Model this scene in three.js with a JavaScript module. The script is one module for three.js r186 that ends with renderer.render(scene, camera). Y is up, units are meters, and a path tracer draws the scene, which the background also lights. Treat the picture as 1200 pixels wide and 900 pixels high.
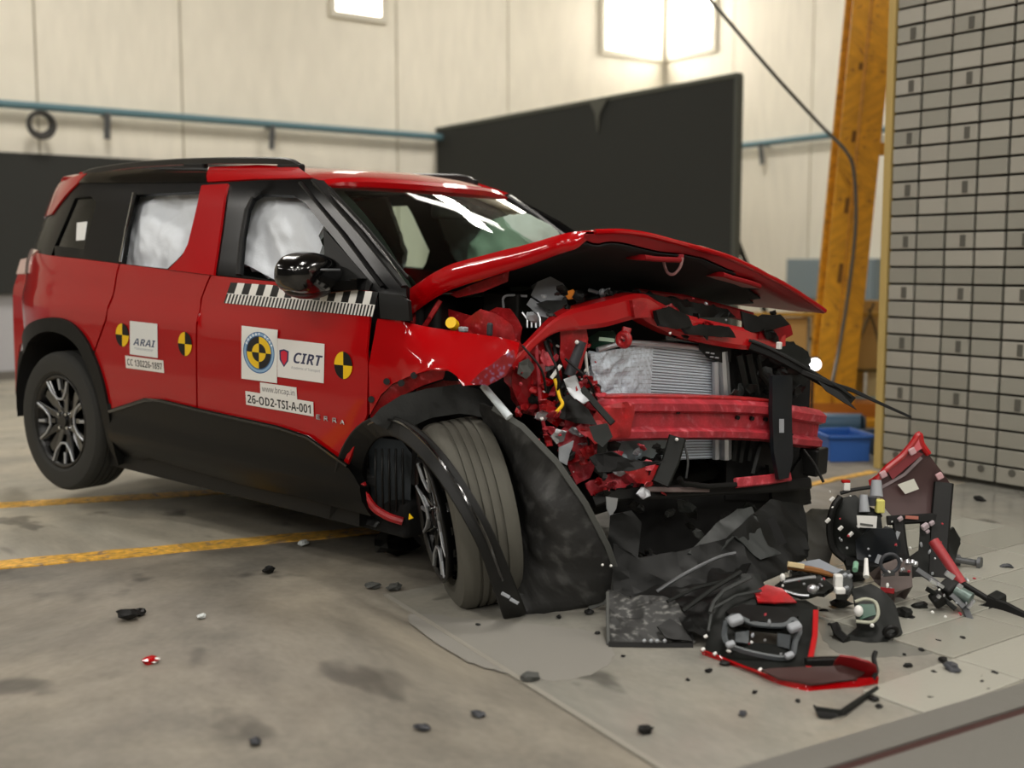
import * as THREE from 'three';
import { RoundedBoxGeometry } from 'three/addons/geometries/RoundedBoxGeometry.js';
import { mergeGeometries, mergeVertices, toCreasedNormals } from 'three/addons/utils/BufferGeometryUtils.js';
import { ImprovedNoise } from 'three/addons/math/ImprovedNoise.js';
import { RectAreaLightUniformsLib } from 'three/addons/lights/RectAreaLightUniformsLib.js';

// ------------------------------------------------------------------ camera, light, exposure
RectAreaLightUniformsLib.init();
const scene = new THREE.Scene();
const renderer = new THREE.WebGLRenderer({ antialias: true });
renderer.toneMapping = THREE.LinearToneMapping;
renderer.toneMappingExposure = 1.32;
renderer.shadowMap.enabled = true;
scene.background = new THREE.Color(0x000000);
const FPX = 1330, EYE = 1.30, PITCH = Math.atan(140 / FPX);
const camera = new THREE.PerspectiveCamera(2 * Math.atan(450 / FPX) * 180 / Math.PI, 4 / 3, 0.1, 80);
camera.position.set(0, EYE, 0); camera.rotation.x = -PITCH; camera.focus = 4.55; camera.userData.fStop = 1.25;
const LAMP = 33, WINDOW = 2.6;           // ceiling lamps, daylight windows

// ------------------------------------------------------------------ small maths
const V = (x, y, z) => new THREE.Vector3(x, y, z);
const D2R = Math.PI / 180;
let seed = 7; const rnd = () => { seed = (seed * 1664525 + 1013904223) >>> 0; return seed / 4294967296; };
const rr = (a, b) => a + (b - a) * rnd();
const PN = new ImprovedNoise();
const noise = (x, y, z) => PN.noise(x, y, z);
const fbm = (x, y, z, o = 4) => { let s = 0, a = 1, t = 0; for (let i = 0; i < o; i++) { s += a * noise(x, y, z); t += a; a *= .5; x *= 2.03; y *= 2.03; z *= 2.03; } return s / t; };
const clamp = (x, a, b) => Math.min(b, Math.max(a, x));
const smooth = (a, b, x) => { const t = clamp((x - a) / (b - a), 0, 1); return t * t * (3 - 2 * t); };
// sight line of a photograph point, met with planes of the place
const CP = Math.cos(PITCH), SP = Math.sin(PITCH), EYEV = V(0, EYE, 0);
function dir(px, py) { const x = (px - 600) / FPX, y = -(py - 450) / FPX; return V(x, CP * y - SP, -SP * y - CP); }
const at = (px, py, depth) => { const d = dir(px, py); return d.multiplyScalar(depth / -d.z).add(EYEV); };
const onFloor = (px, py, y = 0) => { const d = dir(px, py); return d.multiplyScalar((y - EYE) / d.y).add(EYEV); };
function onPlane(px, py, n, c) { const d = dir(px, py); return d.clone().multiplyScalar((c - n.dot(EYEV)) / n.dot(d)).add(EYEV); }

// ------------------------------------------------------------------ geometry helpers
function clipHalf(poly, ax, v, sign) {
  const out = []; const inside = (p) => sign * (p[ax] - v) >= -1e-9;
  for (let i = 0; i < poly.length; i++) {
    const a = poly[i], b = poly[(i + 1) % poly.length], ia = inside(a), ib = inside(b);
    if (ia) out.push(a);
    if (ia !== ib) { const t = (v - a[ax]) / (b[ax] - a[ax]); const p = [a[0] + t * (b[0] - a[0]), a[1] + t * (b[1] - a[1])]; p[ax] = v; out.push(p); }
  }
  return out;
}
// polygon (with holes) cut along a square grid -> { pts, tris } ; every polygon corner stays a vertex
function gridMesh(outer, holes, step) {
  let poly = outer.slice();
  const area = (p) => p.reduce((s, a, i) => { const b = p[(i + 1) % p.length]; return s + a[0] * b[1] - b[0] * a[1]; }, 0);
  if (area(poly) < 0) poly.reverse();
  for (let h of holes || []) {
    h = h.slice(); if (area(h) > 0) h.reverse();
    let best = 1e9, bi = 0, bj = 0;
    poly.forEach((a, i) => h.forEach((b, j) => { const d = Math.hypot(a[0] - b[0], a[1] - b[1]); if (d < best) { best = d; bi = i; bj = j; } }));
    const hh = [...h.slice(bj), ...h.slice(0, bj + 1)];
    poly = [...poly.slice(0, bi + 1), ...hh, ...poly.slice(bi)];
  }
  const xs = poly.map((p) => p[0]), ys = poly.map((p) => p[1]);
  const x0 = Math.min(...xs), x1 = Math.max(...xs), y0 = Math.min(...ys), y1 = Math.max(...ys);
  if (!(x1 - x0 < 40) || !(y1 - y0 < 40)) throw new Error('bad outline ' + JSON.stringify(outer.slice(0, 6)));
  const nx = Math.max(1, Math.ceil((x1 - x0) / step)), ny = Math.max(1, Math.ceil((y1 - y0) / step));
  const pts = [], tris = [], key = new Map();
  const id = (p) => { const k = Math.round(p[0] * 2e4) + '_' + Math.round(p[1] * 2e4); let i = key.get(k); if (i === undefined) { i = pts.length; pts.push([p[0], p[1]]); key.set(k, i); } return i; };
  for (let i = 0; i < nx; i++) {
    const a = x0 + (x1 - x0) * i / nx, b = x0 + (x1 - x0) * (i + 1) / nx;
    let col = clipHalf(poly, 0, a, 1); if (col.length < 3) continue; col = clipHalf(col, 0, b, -1); if (col.length < 3) continue;
    for (let j = 0; j < ny; j++) {
      const c = y0 + (y1 - y0) * j / ny, d = y0 + (y1 - y0) * (j + 1) / ny;
      let cell = clipHalf(col, 1, c, 1); if (cell.length < 3) continue; cell = clipHalf(cell, 1, d, -1); if (cell.length < 3) continue;
      const ids = []; for (const p of cell) { const k = id(p); if (ids[ids.length - 1] !== k && ids[0] !== k) ids.push(k); else if (ids.length && ids[ids.length - 1] !== k && ids[0] === k && ids.length > 2) ids.push(k); }
      while (ids.length > 1 && ids[0] === ids[ids.length - 1]) ids.pop();
      if (ids.length < 3) continue;
      const v2 = ids.map((k) => new THREE.Vector2(pts[k][0], pts[k][1]));
      for (const t of THREE.ShapeUtils.triangulateShape(v2, [])) {
        const q = t.map((k) => ids[k]); if (q[0] === q[1] || q[1] === q[2] || q[0] === q[2]) continue;
        const [A, B, C] = q.map((k) => pts[k]); const ar = (B[0] - A[0]) * (C[1] - A[1]) - (C[0] - A[0]) * (B[1] - A[1]);
        if (Math.abs(ar) < 1e-9) continue; tris.push(ar > 0 ? q : [q[0], q[2], q[1]]);
      }
    }
  }
  return { pts, tris };
}
function normalsOf(P, tris) {
  const N = P.map(() => V(0, 0, 0)), a = V(0, 0, 0), b = V(0, 0, 0);
  for (const [i, j, k] of tris) { a.subVectors(P[j], P[i]); b.subVectors(P[k], P[i]); a.cross(b); N[i].add(a); N[j].add(a); N[k].add(a); }
  return N.map((n) => n.lengthSq() > 1e-20 ? n.normalize() : V(0, 1, 0));
}
// skin with thickness from vertices and triangles
function solid(P, tris, uv, thick, crease = 0) {
  const N = normalsOf(P, tris), n = P.length, pos = [], uvs = [], idx = [];
  P.forEach((p, i) => { pos.push(p.x, p.y, p.z); uvs.push(uv[i][0], uv[i][1]); });
  P.forEach((p, i) => { pos.push(p.x - N[i].x * thick, p.y - N[i].y * thick, p.z - N[i].z * thick); uvs.push(uv[i][0], uv[i][1]); });
  const edge = new Map();
  for (const [i, j, k] of tris) { idx.push(i, j, k, n + i, n + k, n + j); for (const [a, b] of [[i, j], [j, k], [k, i]]) { const r = b + '_' + a; if (edge.has(r)) edge.delete(r); else edge.set(a + '_' + b, [a, b]); } }
  for (const [a, b] of edge.values()) {
    const o = pos.length / 3;
    for (const q of [a, b, n + b, n + a]) { pos.push(pos[3 * q], pos[3 * q + 1], pos[3 * q + 2]); uvs.push(uvs[2 * q], uvs[2 * q + 1]); }
    idx.push(o, o + 2, o + 1, o, o + 3, o + 2);
  }
  let g = new THREE.BufferGeometry(); g.setAttribute('position', new THREE.Float32BufferAttribute(pos, 3)); g.setAttribute('uv', new THREE.Float32BufferAttribute(uvs, 2)); g.setIndex(idx);
  if (crease) g = toCreasedNormals(g, crease); else g.computeVertexNormals();
  return g;
}
const crumpleAt = (p, f, s) => (1 - 2 * Math.abs(fbm(p.x * f + s, p.y * f, p.z * f, 3)) * 1.6) * .6 + .7 * noise(p.x * f * .7, p.y * f * .7 + s, p.z * f * .7);
// a sheet stretched over a 3D outline, dented and folded, with thickness. ctrl: points it passes through.
function sheet(out3, o = {}) {
  const { thick = .004, amp = 0, freq = 6, sd = 1, step = .04, ctrl = [], holes = [], crease = 0, fine = 0, pin = false, face = EYEV } = o;
  const c = V(0, 0, 0); out3.forEach((p) => c.add(p)); c.multiplyScalar(1 / out3.length);
  let nrm = V(0, 0, 0); out3.forEach((p, i) => { const q = out3[(i + 1) % out3.length]; nrm.x += (p.y - q.y) * (p.z + q.z); nrm.y += (p.z - q.z) * (p.x + q.x); nrm.z += (p.x - q.x) * (p.y + q.y); });
  nrm.normalize(); if (nrm.dot(face.clone().sub(c)) < 0) nrm.negate();
  const ux = Math.abs(nrm.y) > .9 ? V(1, 0, 0) : V(0, 1, 0).cross(nrm).normalize(); ux.sub(nrm.clone().multiplyScalar(ux.dot(nrm))).normalize(); const uy = nrm.clone().cross(ux);
  const to2 = (p) => { const d = p.clone().sub(c); return [d.dot(ux), d.dot(uy), d.dot(nrm)]; };
  const o2 = out3.map(to2), h2 = holes.map((h) => h.map(to2)), c2 = ctrl.map(to2);
  const M = gridMesh(o2, h2, step);
  const rim = []; for (const ring of [o2, ...h2]) ring.forEach((a, i) => { const b = ring[(i + 1) % ring.length], L = Math.hypot(a[0] - b[0], a[1] - b[1]), k = Math.max(1, Math.ceil(L / step)); for (let t = 0; t < k; t++) rim.push([a[0] + (b[0] - a[0]) * t / k, a[1] + (b[1] - a[1]) * t / k, a[2] + (b[2] - a[2]) * t / k]); });
  const all = [...rim.map((p) => [...p, 1]), ...c2.map((p) => [...p, 6])];
  const segs = []; for (const ring of [o2, ...h2]) ring.forEach((a, i) => segs.push([a, ring[(i + 1) % ring.length]]));
  const edgeH = (x, y) => { for (const [a, b] of segs) { const dx = b[0] - a[0], dy = b[1] - a[1], l = dx * dx + dy * dy; if (l < 1e-12) continue; const t = clamp(((x - a[0]) * dx + (y - a[1]) * dy) / l, 0, 1); if (Math.hypot(x - a[0] - t * dx, y - a[1] - t * dy) < 2e-4) return a[2] + t * (b[2] - a[2]); } return null; };
  const H = [], fix = [];
  M.pts.forEach(([x, y], i) => { const e = edgeH(x, y); if (e !== null) { H[i] = e; fix[i] = true; return; } let s = 0, w = 0; for (const q of all) { const d = (x - q[0]) ** 2 + (y - q[1]) ** 2 + 1e-5, k = q[3] / (d * d); s += k * q[2]; w += k; } H[i] = s / w; });
  const nb = M.pts.map(() => new Set()); for (const [i, j, k] of M.tris) { nb[i].add(j).add(k); nb[j].add(i).add(k); nb[k].add(i).add(j); }
  for (let it = 0; it < (o.relax ?? 12); it++) M.pts.forEach((p, i) => { if (fix[i] || !nb[i].size) return; let s = 0; nb[i].forEach((j) => s += H[j]); H[i] = .4 * H[i] + .6 * s / nb[i].size; });
  const P = M.pts.map(([x, y], i) => { const p = c.clone().addScaledVector(ux, x).addScaledVector(uy, y).addScaledVector(nrm, H[i]); if (amp && !(pin && fix[i])) { p.addScaledVector(nrm, amp * crumpleAt(p, freq, sd)); if (!fix[i]) p.addScaledVector(ux, amp * .4 * noise(p.x * freq, p.z * freq, sd + 9)); } if (fine) p.addScaledVector(nrm, fine * noise(p.x * 60, p.y * 60, p.z * 60)); return p; });
  return solid(P, M.tris, M.pts, thick, crease);
}
// closed profile swept along a path; profile points are [across, up]
function sweep(path, prof, up = V(0, 1, 0), o = {}) {
  const pos = [], idx = [], uv = [], n = prof.length; let len = 0;
  path.forEach((p, i) => {
    const t = path[Math.min(i + 1, path.length - 1)].clone().sub(path[Math.max(i - 1, 0)]).normalize(); if (i) len += p.distanceTo(path[i - 1]);
    const u = o.ups ? o.ups[i].clone() : up.clone(); u.addScaledVector(t, -u.dot(t)).normalize(); const a = t.clone().cross(u), k = o.scale ? o.scale(i / (path.length - 1)) : 1;
    let l = 0; for (let j = 0; j < n; j++) { if (j) l += Math.hypot(prof[j][0] - prof[j - 1][0], prof[j][1] - prof[j - 1][1]); const q = p.clone().addScaledVector(a, prof[j][0] * k).addScaledVector(u, prof[j][1] * k); pos.push(q.x, q.y, q.z); uv.push(len, l); }
  });
  for (let i = 0; i < path.length - 1; i++) for (let j = 0; j < n; j++) { const a = i * n + j, b = i * n + (j + 1) % n; idx.push(a, b, a + n, b, b + n, a + n); }
  const v2 = prof.map((p) => new THREE.Vector2(p[0], p[1])), L = (path.length - 1) * n;
  for (const t of THREE.ShapeUtils.triangulateShape(v2, [])) { idx.push(t[0], t[1], t[2], L + t[0], L + t[2], L + t[1]); }
  const g = new THREE.BufferGeometry(); g.setAttribute('position', new THREE.Float32BufferAttribute(pos, 3)); g.setAttribute('uv', new THREE.Float32BufferAttribute(uv, 2)); g.setIndex(idx);
  return toCreasedNormals(g, .6);
}
const spline = (pts, n = 24, closed = false, tension = .5) => new THREE.CatmullRomCurve3(pts, closed, 'catmullrom', tension).getPoints(n);
const tube = (pts, r, seg = 24, rad = 8) => { const path = spline(pts, seg); const prof = []; for (let i = 0; i < rad; i++) prof.push([r * Math.cos(i / rad * 6.28318), r * Math.sin(i / rad * 6.28318)]); const d = path[path.length - 1].clone().sub(path[0]).normalize(); return sweep(path, prof, Math.abs(d.y) > .8 ? V(1, 0, 0) : V(0, 1, 0)); };
const rectProf = (w, h, c = 0) => c ? [[-w / 2 + c, -h / 2], [w / 2 - c, -h / 2], [w / 2, -h / 2 + c], [w / 2, h / 2 - c], [w / 2 - c, h / 2], [-w / 2 + c, h / 2], [-w / 2, h / 2 - c], [-w / 2, -h / 2 + c]] : [[-w / 2, -h / 2], [w / 2, -h / 2], [w / 2, h / 2], [-w / 2, h / 2]];
const bar = (a, b, w, h, up, c = .003) => sweep([a, b], rectProf(w, h, Math.min(c, w / 4, h / 4)), up || (Math.abs(b.clone().sub(a).normalize().y) > .9 ? V(0, 0, 1) : V(0, 1, 0)));
const rbox = (w, h, d, r = .008, s = 2) => new RoundedBoxGeometry(w, h, d, s, Math.min(r, w / 2.1, h / 2.1, d / 2.1));
const put = (g, x, y, z, rx = 0, ry = 0, rz = 0) => g.applyMatrix4(new THREE.Matrix4().compose(V(x, y, z), new THREE.Quaternion().setFromEuler(new THREE.Euler(rx, ry, rz)), V(1, 1, 1)));
const cyl = (a, b, r1, r2 = r1, seg = 16) => { const d = b.clone().sub(a), L = d.length(), g = new THREE.CylinderGeometry(r2, r1, L, seg); g.applyQuaternion(new THREE.Quaternion().setFromUnitVectors(V(0, 1, 0), d.normalize())); return g.translate((a.x + b.x) / 2, (a.y + b.y) / 2, (a.z + b.z) / 2); };
const ball = (p, rx, ry = rx, rz = rx) => new THREE.SphereGeometry(1, 20, 14).scale(rx, ry, rz).translate(p.x, p.y, p.z);
const merge = (gs) => mergeGeometries(gs.map((g) => { g = g.index ? g.toNonIndexed() : g.clone(); for (const k of Object.keys(g.attributes)) if (!['position', 'normal', 'uv'].includes(k)) g.deleteAttribute(k); if (!g.attributes.uv) g.setAttribute('uv', new THREE.Float32BufferAttribute(new Float32Array(g.attributes.position.count * 2), 2)); return g; }));
const inverse = (g, m) => g.applyMatrix4(m);

// ------------------------------------------------------------------ names and tags
const used = new Map();
function numbered(n) { const k = used.get(n) || 0; used.set(n, k + 1); return k ? n + '_' + String(k).padStart(3, '0') : n; }
function mesh(name, g, m, parent, label) {
  const o = new THREE.Mesh(g, m); o.castShadow = o.receiveShadow = true;
  if (parent) { o.name = name; parent.add(o); } else { o.name = numbered(name); scene.add(o); }
  if (label) o.userData.label = label; return o;
}
function tag(o, label, category, group) { o.userData.label = label; o.userData.category = category; if (group) o.userData.group = group; return o; }
function thing(name, pos, label, category, group, turn = 0) { const o = new THREE.Group(); o.name = numbered(name); o.position.copy(pos); o.rotation.y = turn; scene.add(o); o.updateMatrixWorld(true); return tag(o, label, category, group); }
function struct(name, g, m, parent) { const o = mesh(name, g, m, parent); if (!parent) { o.name = name; o.userData.kind = 'structure'; } return o; }
const local = (o, g) => { o.updateMatrixWorld(true); return g.applyMatrix4(o.matrixWorld.clone().invert()); };   // world geometry into a thing's own frame

// ------------------------------------------------------------------ materials
function tex(size, fn, srgb = true, rep = 1) {
  const d = new Uint8Array(size * size * 4);
  for (let y = 0; y < size; y++) for (let x = 0; x < size; x++) { const c = fn(x / size, y / size); const i = (y * size + x) * 4; d[i] = clamp(c[0] * 255, 0, 255); d[i + 1] = clamp(c[1] * 255, 0, 255); d[i + 2] = clamp(c[2] * 255, 0, 255); d[i + 3] = 255; }
  const t = new THREE.DataTexture(d, size, size); t.wrapS = t.wrapT = THREE.RepeatWrapping; t.magFilter = THREE.LinearFilter; t.minFilter = THREE.LinearMipmapLinearFilter; t.generateMipmaps = true; if (srgb) t.colorSpace = THREE.SRGBColorSpace; t.repeat.set(rep, rep); t.needsUpdate = true; return t;
}
const tn = (u, v, f, s = 0, o = 4) => { const a = u * 6.28318, b = v * 6.28318; return fbm(Math.cos(a) * f + s, Math.sin(a) * f + Math.cos(b) * f * .7, Math.sin(b) * f + s * 2, o); };   // tiles without a seam
const std = (c, rough = .6, metal = 0, o = {}) => new THREE.MeshStandardMaterial({ color: c, roughness: rough, metalness: metal, side: THREE.DoubleSide, ...o });
const phys = (c, rough, o = {}) => new THREE.MeshPhysicalMaterial({ color: c, roughness: rough, side: THREE.DoubleSide, ...o });
const grit = tex(256, (u, v) => { const n = .5 + .5 * tn(u, v, 6, 3, 5); return [n, n, n]; }, false);
const gritFine = tex(256, (u, v) => { const n = .5 + .5 * tn(u, v, 22, 8, 3); return [n, n, n]; }, false);
const scuff = (a, b, f, t) => tex(256, (u, v) => { const k = .75 * smooth(t, t + .3, tn(u, v * 1, f, 61, 5)) + .25 * smooth(.1, .3, tn(u, v, 24, 63, 2)), d = 1 + .3 * tn(u, v, 3, 66, 3); return [0, 1, 2].map((i) => (a[i] + (b[i] - a[i]) * k) * d); });
const M = {
  red: phys(0xa60208, .36, { specularIntensity: .1, clearcoat: .85, clearcoatRoughness: .05 }),
  redInner: phys(0xffffff, .5, { map: scuff([.62, .035, .06], [.80, .40, .42], 6, .16), clearcoat: .35, clearcoatRoughness: .35 }),
  redDusty: std(0xffffff, .5, 0, { map: scuff([.66, .17, .21], [.78, .40, .43], 5, .05) }),
  redDeep: phys(0x860a12, .5, { specularIntensity: .5, clearcoat: .15, clearcoatRoughness: .2 }),
  surround: phys(0x040404, .35, { clearcoat: .3, clearcoatRoughness: .22, specularIntensity: .1 }), gloss: phys(0x050505, .18, { clearcoat: 1, clearcoatRoughness: .04 }),
  black: phys(0x111110, .5, { specularIntensity: .6 }), blackMatte: std(0x0d0d0d, .8), blackSatin: std(0x0b0b0b, .34),
  feltWorn: std(0xffffff, .62, 0, { map: tex(256, (u, v) => { const k = .13 + .14 * smooth(-.1, .4, tn(u, v, 3, 81, 5)); return [k, k, k * .98]; }), bumpMap: gritFine, bumpScale: .002 }), sill: phys(0x050505, .4, { specularIntensity: .45, clearcoat: .1, clearcoatRoughness: .15 }), felt: std(0x262726, .9, 0, { bumpMap: gritFine, bumpScale: .002 }),
  plastic: phys(0x0e0f0e, .5, { specularIntensity: .5, bumpMap: grit, bumpScale: .001 }),
  plasticGrey: std(0x33353a, .5), greyDust: std(0x4a4b48, .75),
  silver: std(0xc9ccd0, .32, .85), alu: std(0xb9bcc0, .42, .7), chrome: std(0xd8dadd, .12, 1), steel: std(0x6e7072, .45, .8),
  white: std(0xe6e6e2, .6), offWhite: std(0xcfd4d3, .75), greyPlastic: std(0x9a9ea3, .5), orange: std(0xf08c10, .5), yellow: std(0xf2c300, .5), blueGrey: std(0x27303a, .6),
  dark: std(0x070707, .9), interior: std(0x1a1a1a, .85),
  airbag: std(0xdfe4ea, .85, 0, { bumpMap: gritFine, bumpScale: .0015 }),
  glass: phys(0xcfe2d6, .02, { transmission: 1, thickness: 0, ior: 1.5 }), glassTint: phys(0x8b9a94, .02, { transmission: 1, thickness: 0, ior: 1.52 }),
  lampGlass: phys(0xffffff, .05, { transmission: .9, thickness: 0, ior: 1.5 }),
  rubber: std(0x2b2b28, .82, 0, { bumpMap: grit, bumpScale: .0015 }),
  rubberBlue: std(0x2b3135, .7), blackMid: phys(0x171917, .5, { specularIntensity: .5 }), blueBlack: std(0x10161c, .45), redGloss: phys(0xb30a10, .4, { clearcoat: .7, clearcoatRoughness: .15 }), plasticGrey2: std(0x2b2e2d, .55),
  plasticGreyLight: std(0x43484b, .45), wingInner: std(0x4a3433, .5), scuffed: std(0xffffff, .6, 0, { map: tex(256, (u, v) => { const s = smooth(.0, .4, tn(u, v * 2, 6, 51, 5)), k = .16 + .30 * s; return [k, k, k * .97]; }) }),
  brown: std(0x8a5a2a, .6), green: std(0x1c4a38, .4),
};

// ------------------------------------------------------------------ the hall: corner K, U along the long wall, Vd along the end wall
const U = V(.812, 0, -.5835), Vd = V(.5835, 0, .812), K = V(2.46, 0, -18.7);
const room = (u, v, y = 0) => K.clone().addScaledVector(U, u).addScaledVector(Vd, v).setY(y);
const TURN = Math.atan2(.5835, .812);       // local x = U, local z = Vd
const HALL = { u0: -29, u1: 0, v0: 0, v1: 24, h: 7.6 };
const roomBox = (u0, u1, v0, v1, y0, y1) => { const g = new THREE.BoxGeometry(u1 - u0, y1 - y0, v1 - v0); const p = room((u0 + u1) / 2, (v0 + v1) / 2, (y0 + y1) / 2); return put(g, p.x, p.y, p.z, 0, TURN, 0); };
const planarUV = (g, s = 1) => { const p = g.attributes.position, uv = new Float32Array(p.count * 2); for (let i = 0; i < p.count; i++) { uv[2 * i] = p.getX(i) * s; uv[2 * i + 1] = p.getZ(i) * s; } g.setAttribute('uv', new THREE.BufferAttribute(uv, 2)); return g; };
function concrete(size, base, amp, sd) {
  return tex(size, (u, v) => { const a = tn(u, v, 1.3, sd, 4), b = tn(u, v, 5, sd + 3, 5), c = tn(u, v, 30, sd + 5, 2); let k = 1 + amp * (a * .9 + b * .5 + c * .22); const st = smooth(.22, .42, tn(u, v, 2.1, sd + 11, 4)); k *= 1 - .3 * st; return [base[0] * k, base[1] * k * (1 - .02 * a), base[2] * k * (1 - .05 * a)]; });
}
const floorMap = concrete(1024, [.49, .468, .425], .36, 2), slabMap = concrete(1024, [.56, .55, .515], .2, 17);
const floorRough = tex(512, (u, v) => { const n = .58 + .35 * tn(u, v, 3, 31, 4); return [n, n, n]; }, false);
const slabRough = tex(512, (u, v) => { const n = .17 + .16 * tn(u, v, 4, 41, 4); return [n, n, n]; }, false);
const floorMat = std(0xffffff, 1, 0, { map: floorMap, roughnessMap: floorRough, bumpMap: grit, bumpScale: .001 });
const slabMat = std(0xffffff, 1, 0, { map: slabMap, roughnessMap: slabRough });
const wallMap = tex(512, (u, v) => { const k = 1 + .05 * tn(u, v, 2, 5, 4); return [.94 * k, .915 * k, .85 * k]; });
const wallMat = std(0xffffff, .7, 0, { map: wallMap }), wallSeam = std(0xa9a390, .8), wallLow = std(0xb4b3b6, .7);
const darkWall = std(0x3c3b38, .8), ceilMat = std(0x544d46, .8), windowMat = std(0xffffff, .5, 0, { emissive: 0xfff8ec, emissiveIntensity: WINDOW }), frameMat = std(0xd9d3c2, .6);

const floor = struct('floor', planarUV(roomBox(HALL.u0 - .3, .3, -.3, HALL.v1 + .3, -.25, 0), 1 / 5), floorMat);
struct('ceiling', roomBox(HALL.u0 - .3, .3, -.3, HALL.v1 + .3, HALL.h, HALL.h + .2), ceilMat);
const wallLeft = struct('wall_left', roomBox(HALL.u0, 0, -.25, -.03, 0, HALL.h), wallSeam);
const wallEnd = struct('wall_end', roomBox(.03, .25, -.25, HALL.v1, 0, HALL.h), wallSeam);
struct('wall_near', roomBox(HALL.u0, 0, HALL.v1, HALL.v1 + .25, 0, HALL.h), darkWall);
struct('wall_far', roomBox(HALL.u0 - .25, HALL.u0, 0, HALL.v1, 0, HALL.h), darkWall);
{ // wall cladding panels with recessed joints between them
  const leftN = V(.5835, 0, .812), endN = V(-.812, 0, .5835);
  const uOf = (px, py) => onPlane(px, py, leftN, leftN.dot(K)).sub(K).dot(U), vOf = (px, py) => onPlane(px, py, endN, endN.dot(K)).sub(K).dot(Vd);
  const cuts = [HALL.u0, -19, -15.6, uOf(43, 100), uOf(213, 100), uOf(465, 100), -3.1, 0];
  cuts.forEach((u, i) => { if (i) mesh('wall_panel', roomBox(cuts[i - 1] + .012, u - .012, -.03, 0, 0, HALL.h), wallMat, wallLeft); });
  const ends = [0, 1.5, 3, 6, 9, 12, 16, 20, HALL.v1];
  ends.forEach((v, i) => { if (i) mesh('wall_panel', roomBox(0, .03, ends[i - 1] + .012, v - .012, 0, HALL.h), wallMat, wallEnd); });
  // daylight windows under the eaves
  const win = (n, g, fr) => { const w = struct('window_' + n, g, windowMat); fr.forEach((f) => mesh('window_frame', f, frameMat, w)); };
  const wl = (n, x0, x1, y) => { const a = uOf(x0, 40), b = uOf(x1, 40), p = onPlane((x0 + x1) / 2, y, leftN, leftN.dot(K)); win(n, roomBox(a, b, .005, .02, p.y, p.y + 1.6), [roomBox(a - .08, b + .08, 0, .05, p.y - .08, p.y), roomBox(a - .08, a, 0, .05, p.y, p.y + 1.6), roomBox(b, b + .08, 0, .05, p.y, p.y + 1.6), roomBox(a - .08, b + .08, 0, .05, p.y + 1.6, p.y + 1.68)]); };
  wl(1, 708, 770, 62); wl(2, 392, 446, 17);
  const p = onPlane(812, 60, endN, endN.dot(K)), a = vOf(787, 40), b = vOf(836, 40);
  win(3, roomBox(-.02, -.005, a, b, p.y, p.y + 1.6), [roomBox(-.05, 0, a - .08, b + .08, p.y - .08, p.y), roomBox(-.05, 0, a - .08, a, p.y, p.y + 1.6), roomBox(-.05, 0, b, b + .08, p.y, p.y + 1.6), roomBox(-.05, 0, a - .08, b + .08, p.y + 1.6, p.y + 1.68)]);
  for (const [c, w, rot] of [[room((uOf(708, 40) + uOf(770, 40)) / 2, .06, 5.4), uOf(770, 40) - uOf(708, 40), 0], [room(-.06, (a + b) / 2, p.y + .8), b - a, 1]]) {
    const l = new THREE.RectAreaLight(0xfff8ec, 7, w, 1.6); l.position.copy(c); l.lookAt(c.clone().add(rot ? V(-.812, 0, .5835) : V(.5835, 0, .812))); scene.add(l);
  }
}
// high-bay lamps under the roof: glowing panel and a light of the same size just below it
const lampGlow = std(0xffffff, .5, 0, { emissive: 0xfffaf0, emissiveIntensity: 5 }), lampBody = std(0x9a9a96, .5, .4);
let lampFirst = null;
for (const [u, v] of [[-24, 4], [-24, 12], [-24, 20], [-17, 4], [-17, 12], [-17, 20], [-10, 4], [-10, 12], [-10, 20], [-4, 4], [-4, 14], [-4, 20], [-20.5, 16], [-13.5, 16], [-13.5, 22], [-20.5, 22]]) {  // last four lamps are extras, added to brighten the car side
  let t;
  if (!lampFirst) {
    t = thing('ceiling_lamp', room(u, v, HALL.h - .75), 'long fluorescent high-bay lamp hanging under the roof, in a set partly added for light', 'lamp', 'high-bay lamps under the roof', TURN); lampFirst = t;
    mesh('housing', put(rbox(2.5, .1, .62, .03), 0, .07, 0), lampBody, t); mesh('diffuser', put(rbox(2.4, .02, .54, .008), 0, .01, 0), lampGlow, t);
    for (const x of [-1, 1]) mesh('hanger', put(new THREE.CylinderGeometry(.01, .01, .63, 8), x, .435, 0), M.steel, t);
  } else { t = lampFirst.clone(); t.name = numbered('ceiling_lamp'); t.position.copy(room(u, v, HALL.h - .75)); scene.add(t); }
  const l = new THREE.RectAreaLight(0xfffaf2, LAMP, 2.4, .54); const p = room(u, v, HALL.h - .80); l.position.copy(p); l.up.copy(U); l.lookAt(p.x, p.y - 1, p.z); scene.add(l);
}

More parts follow.
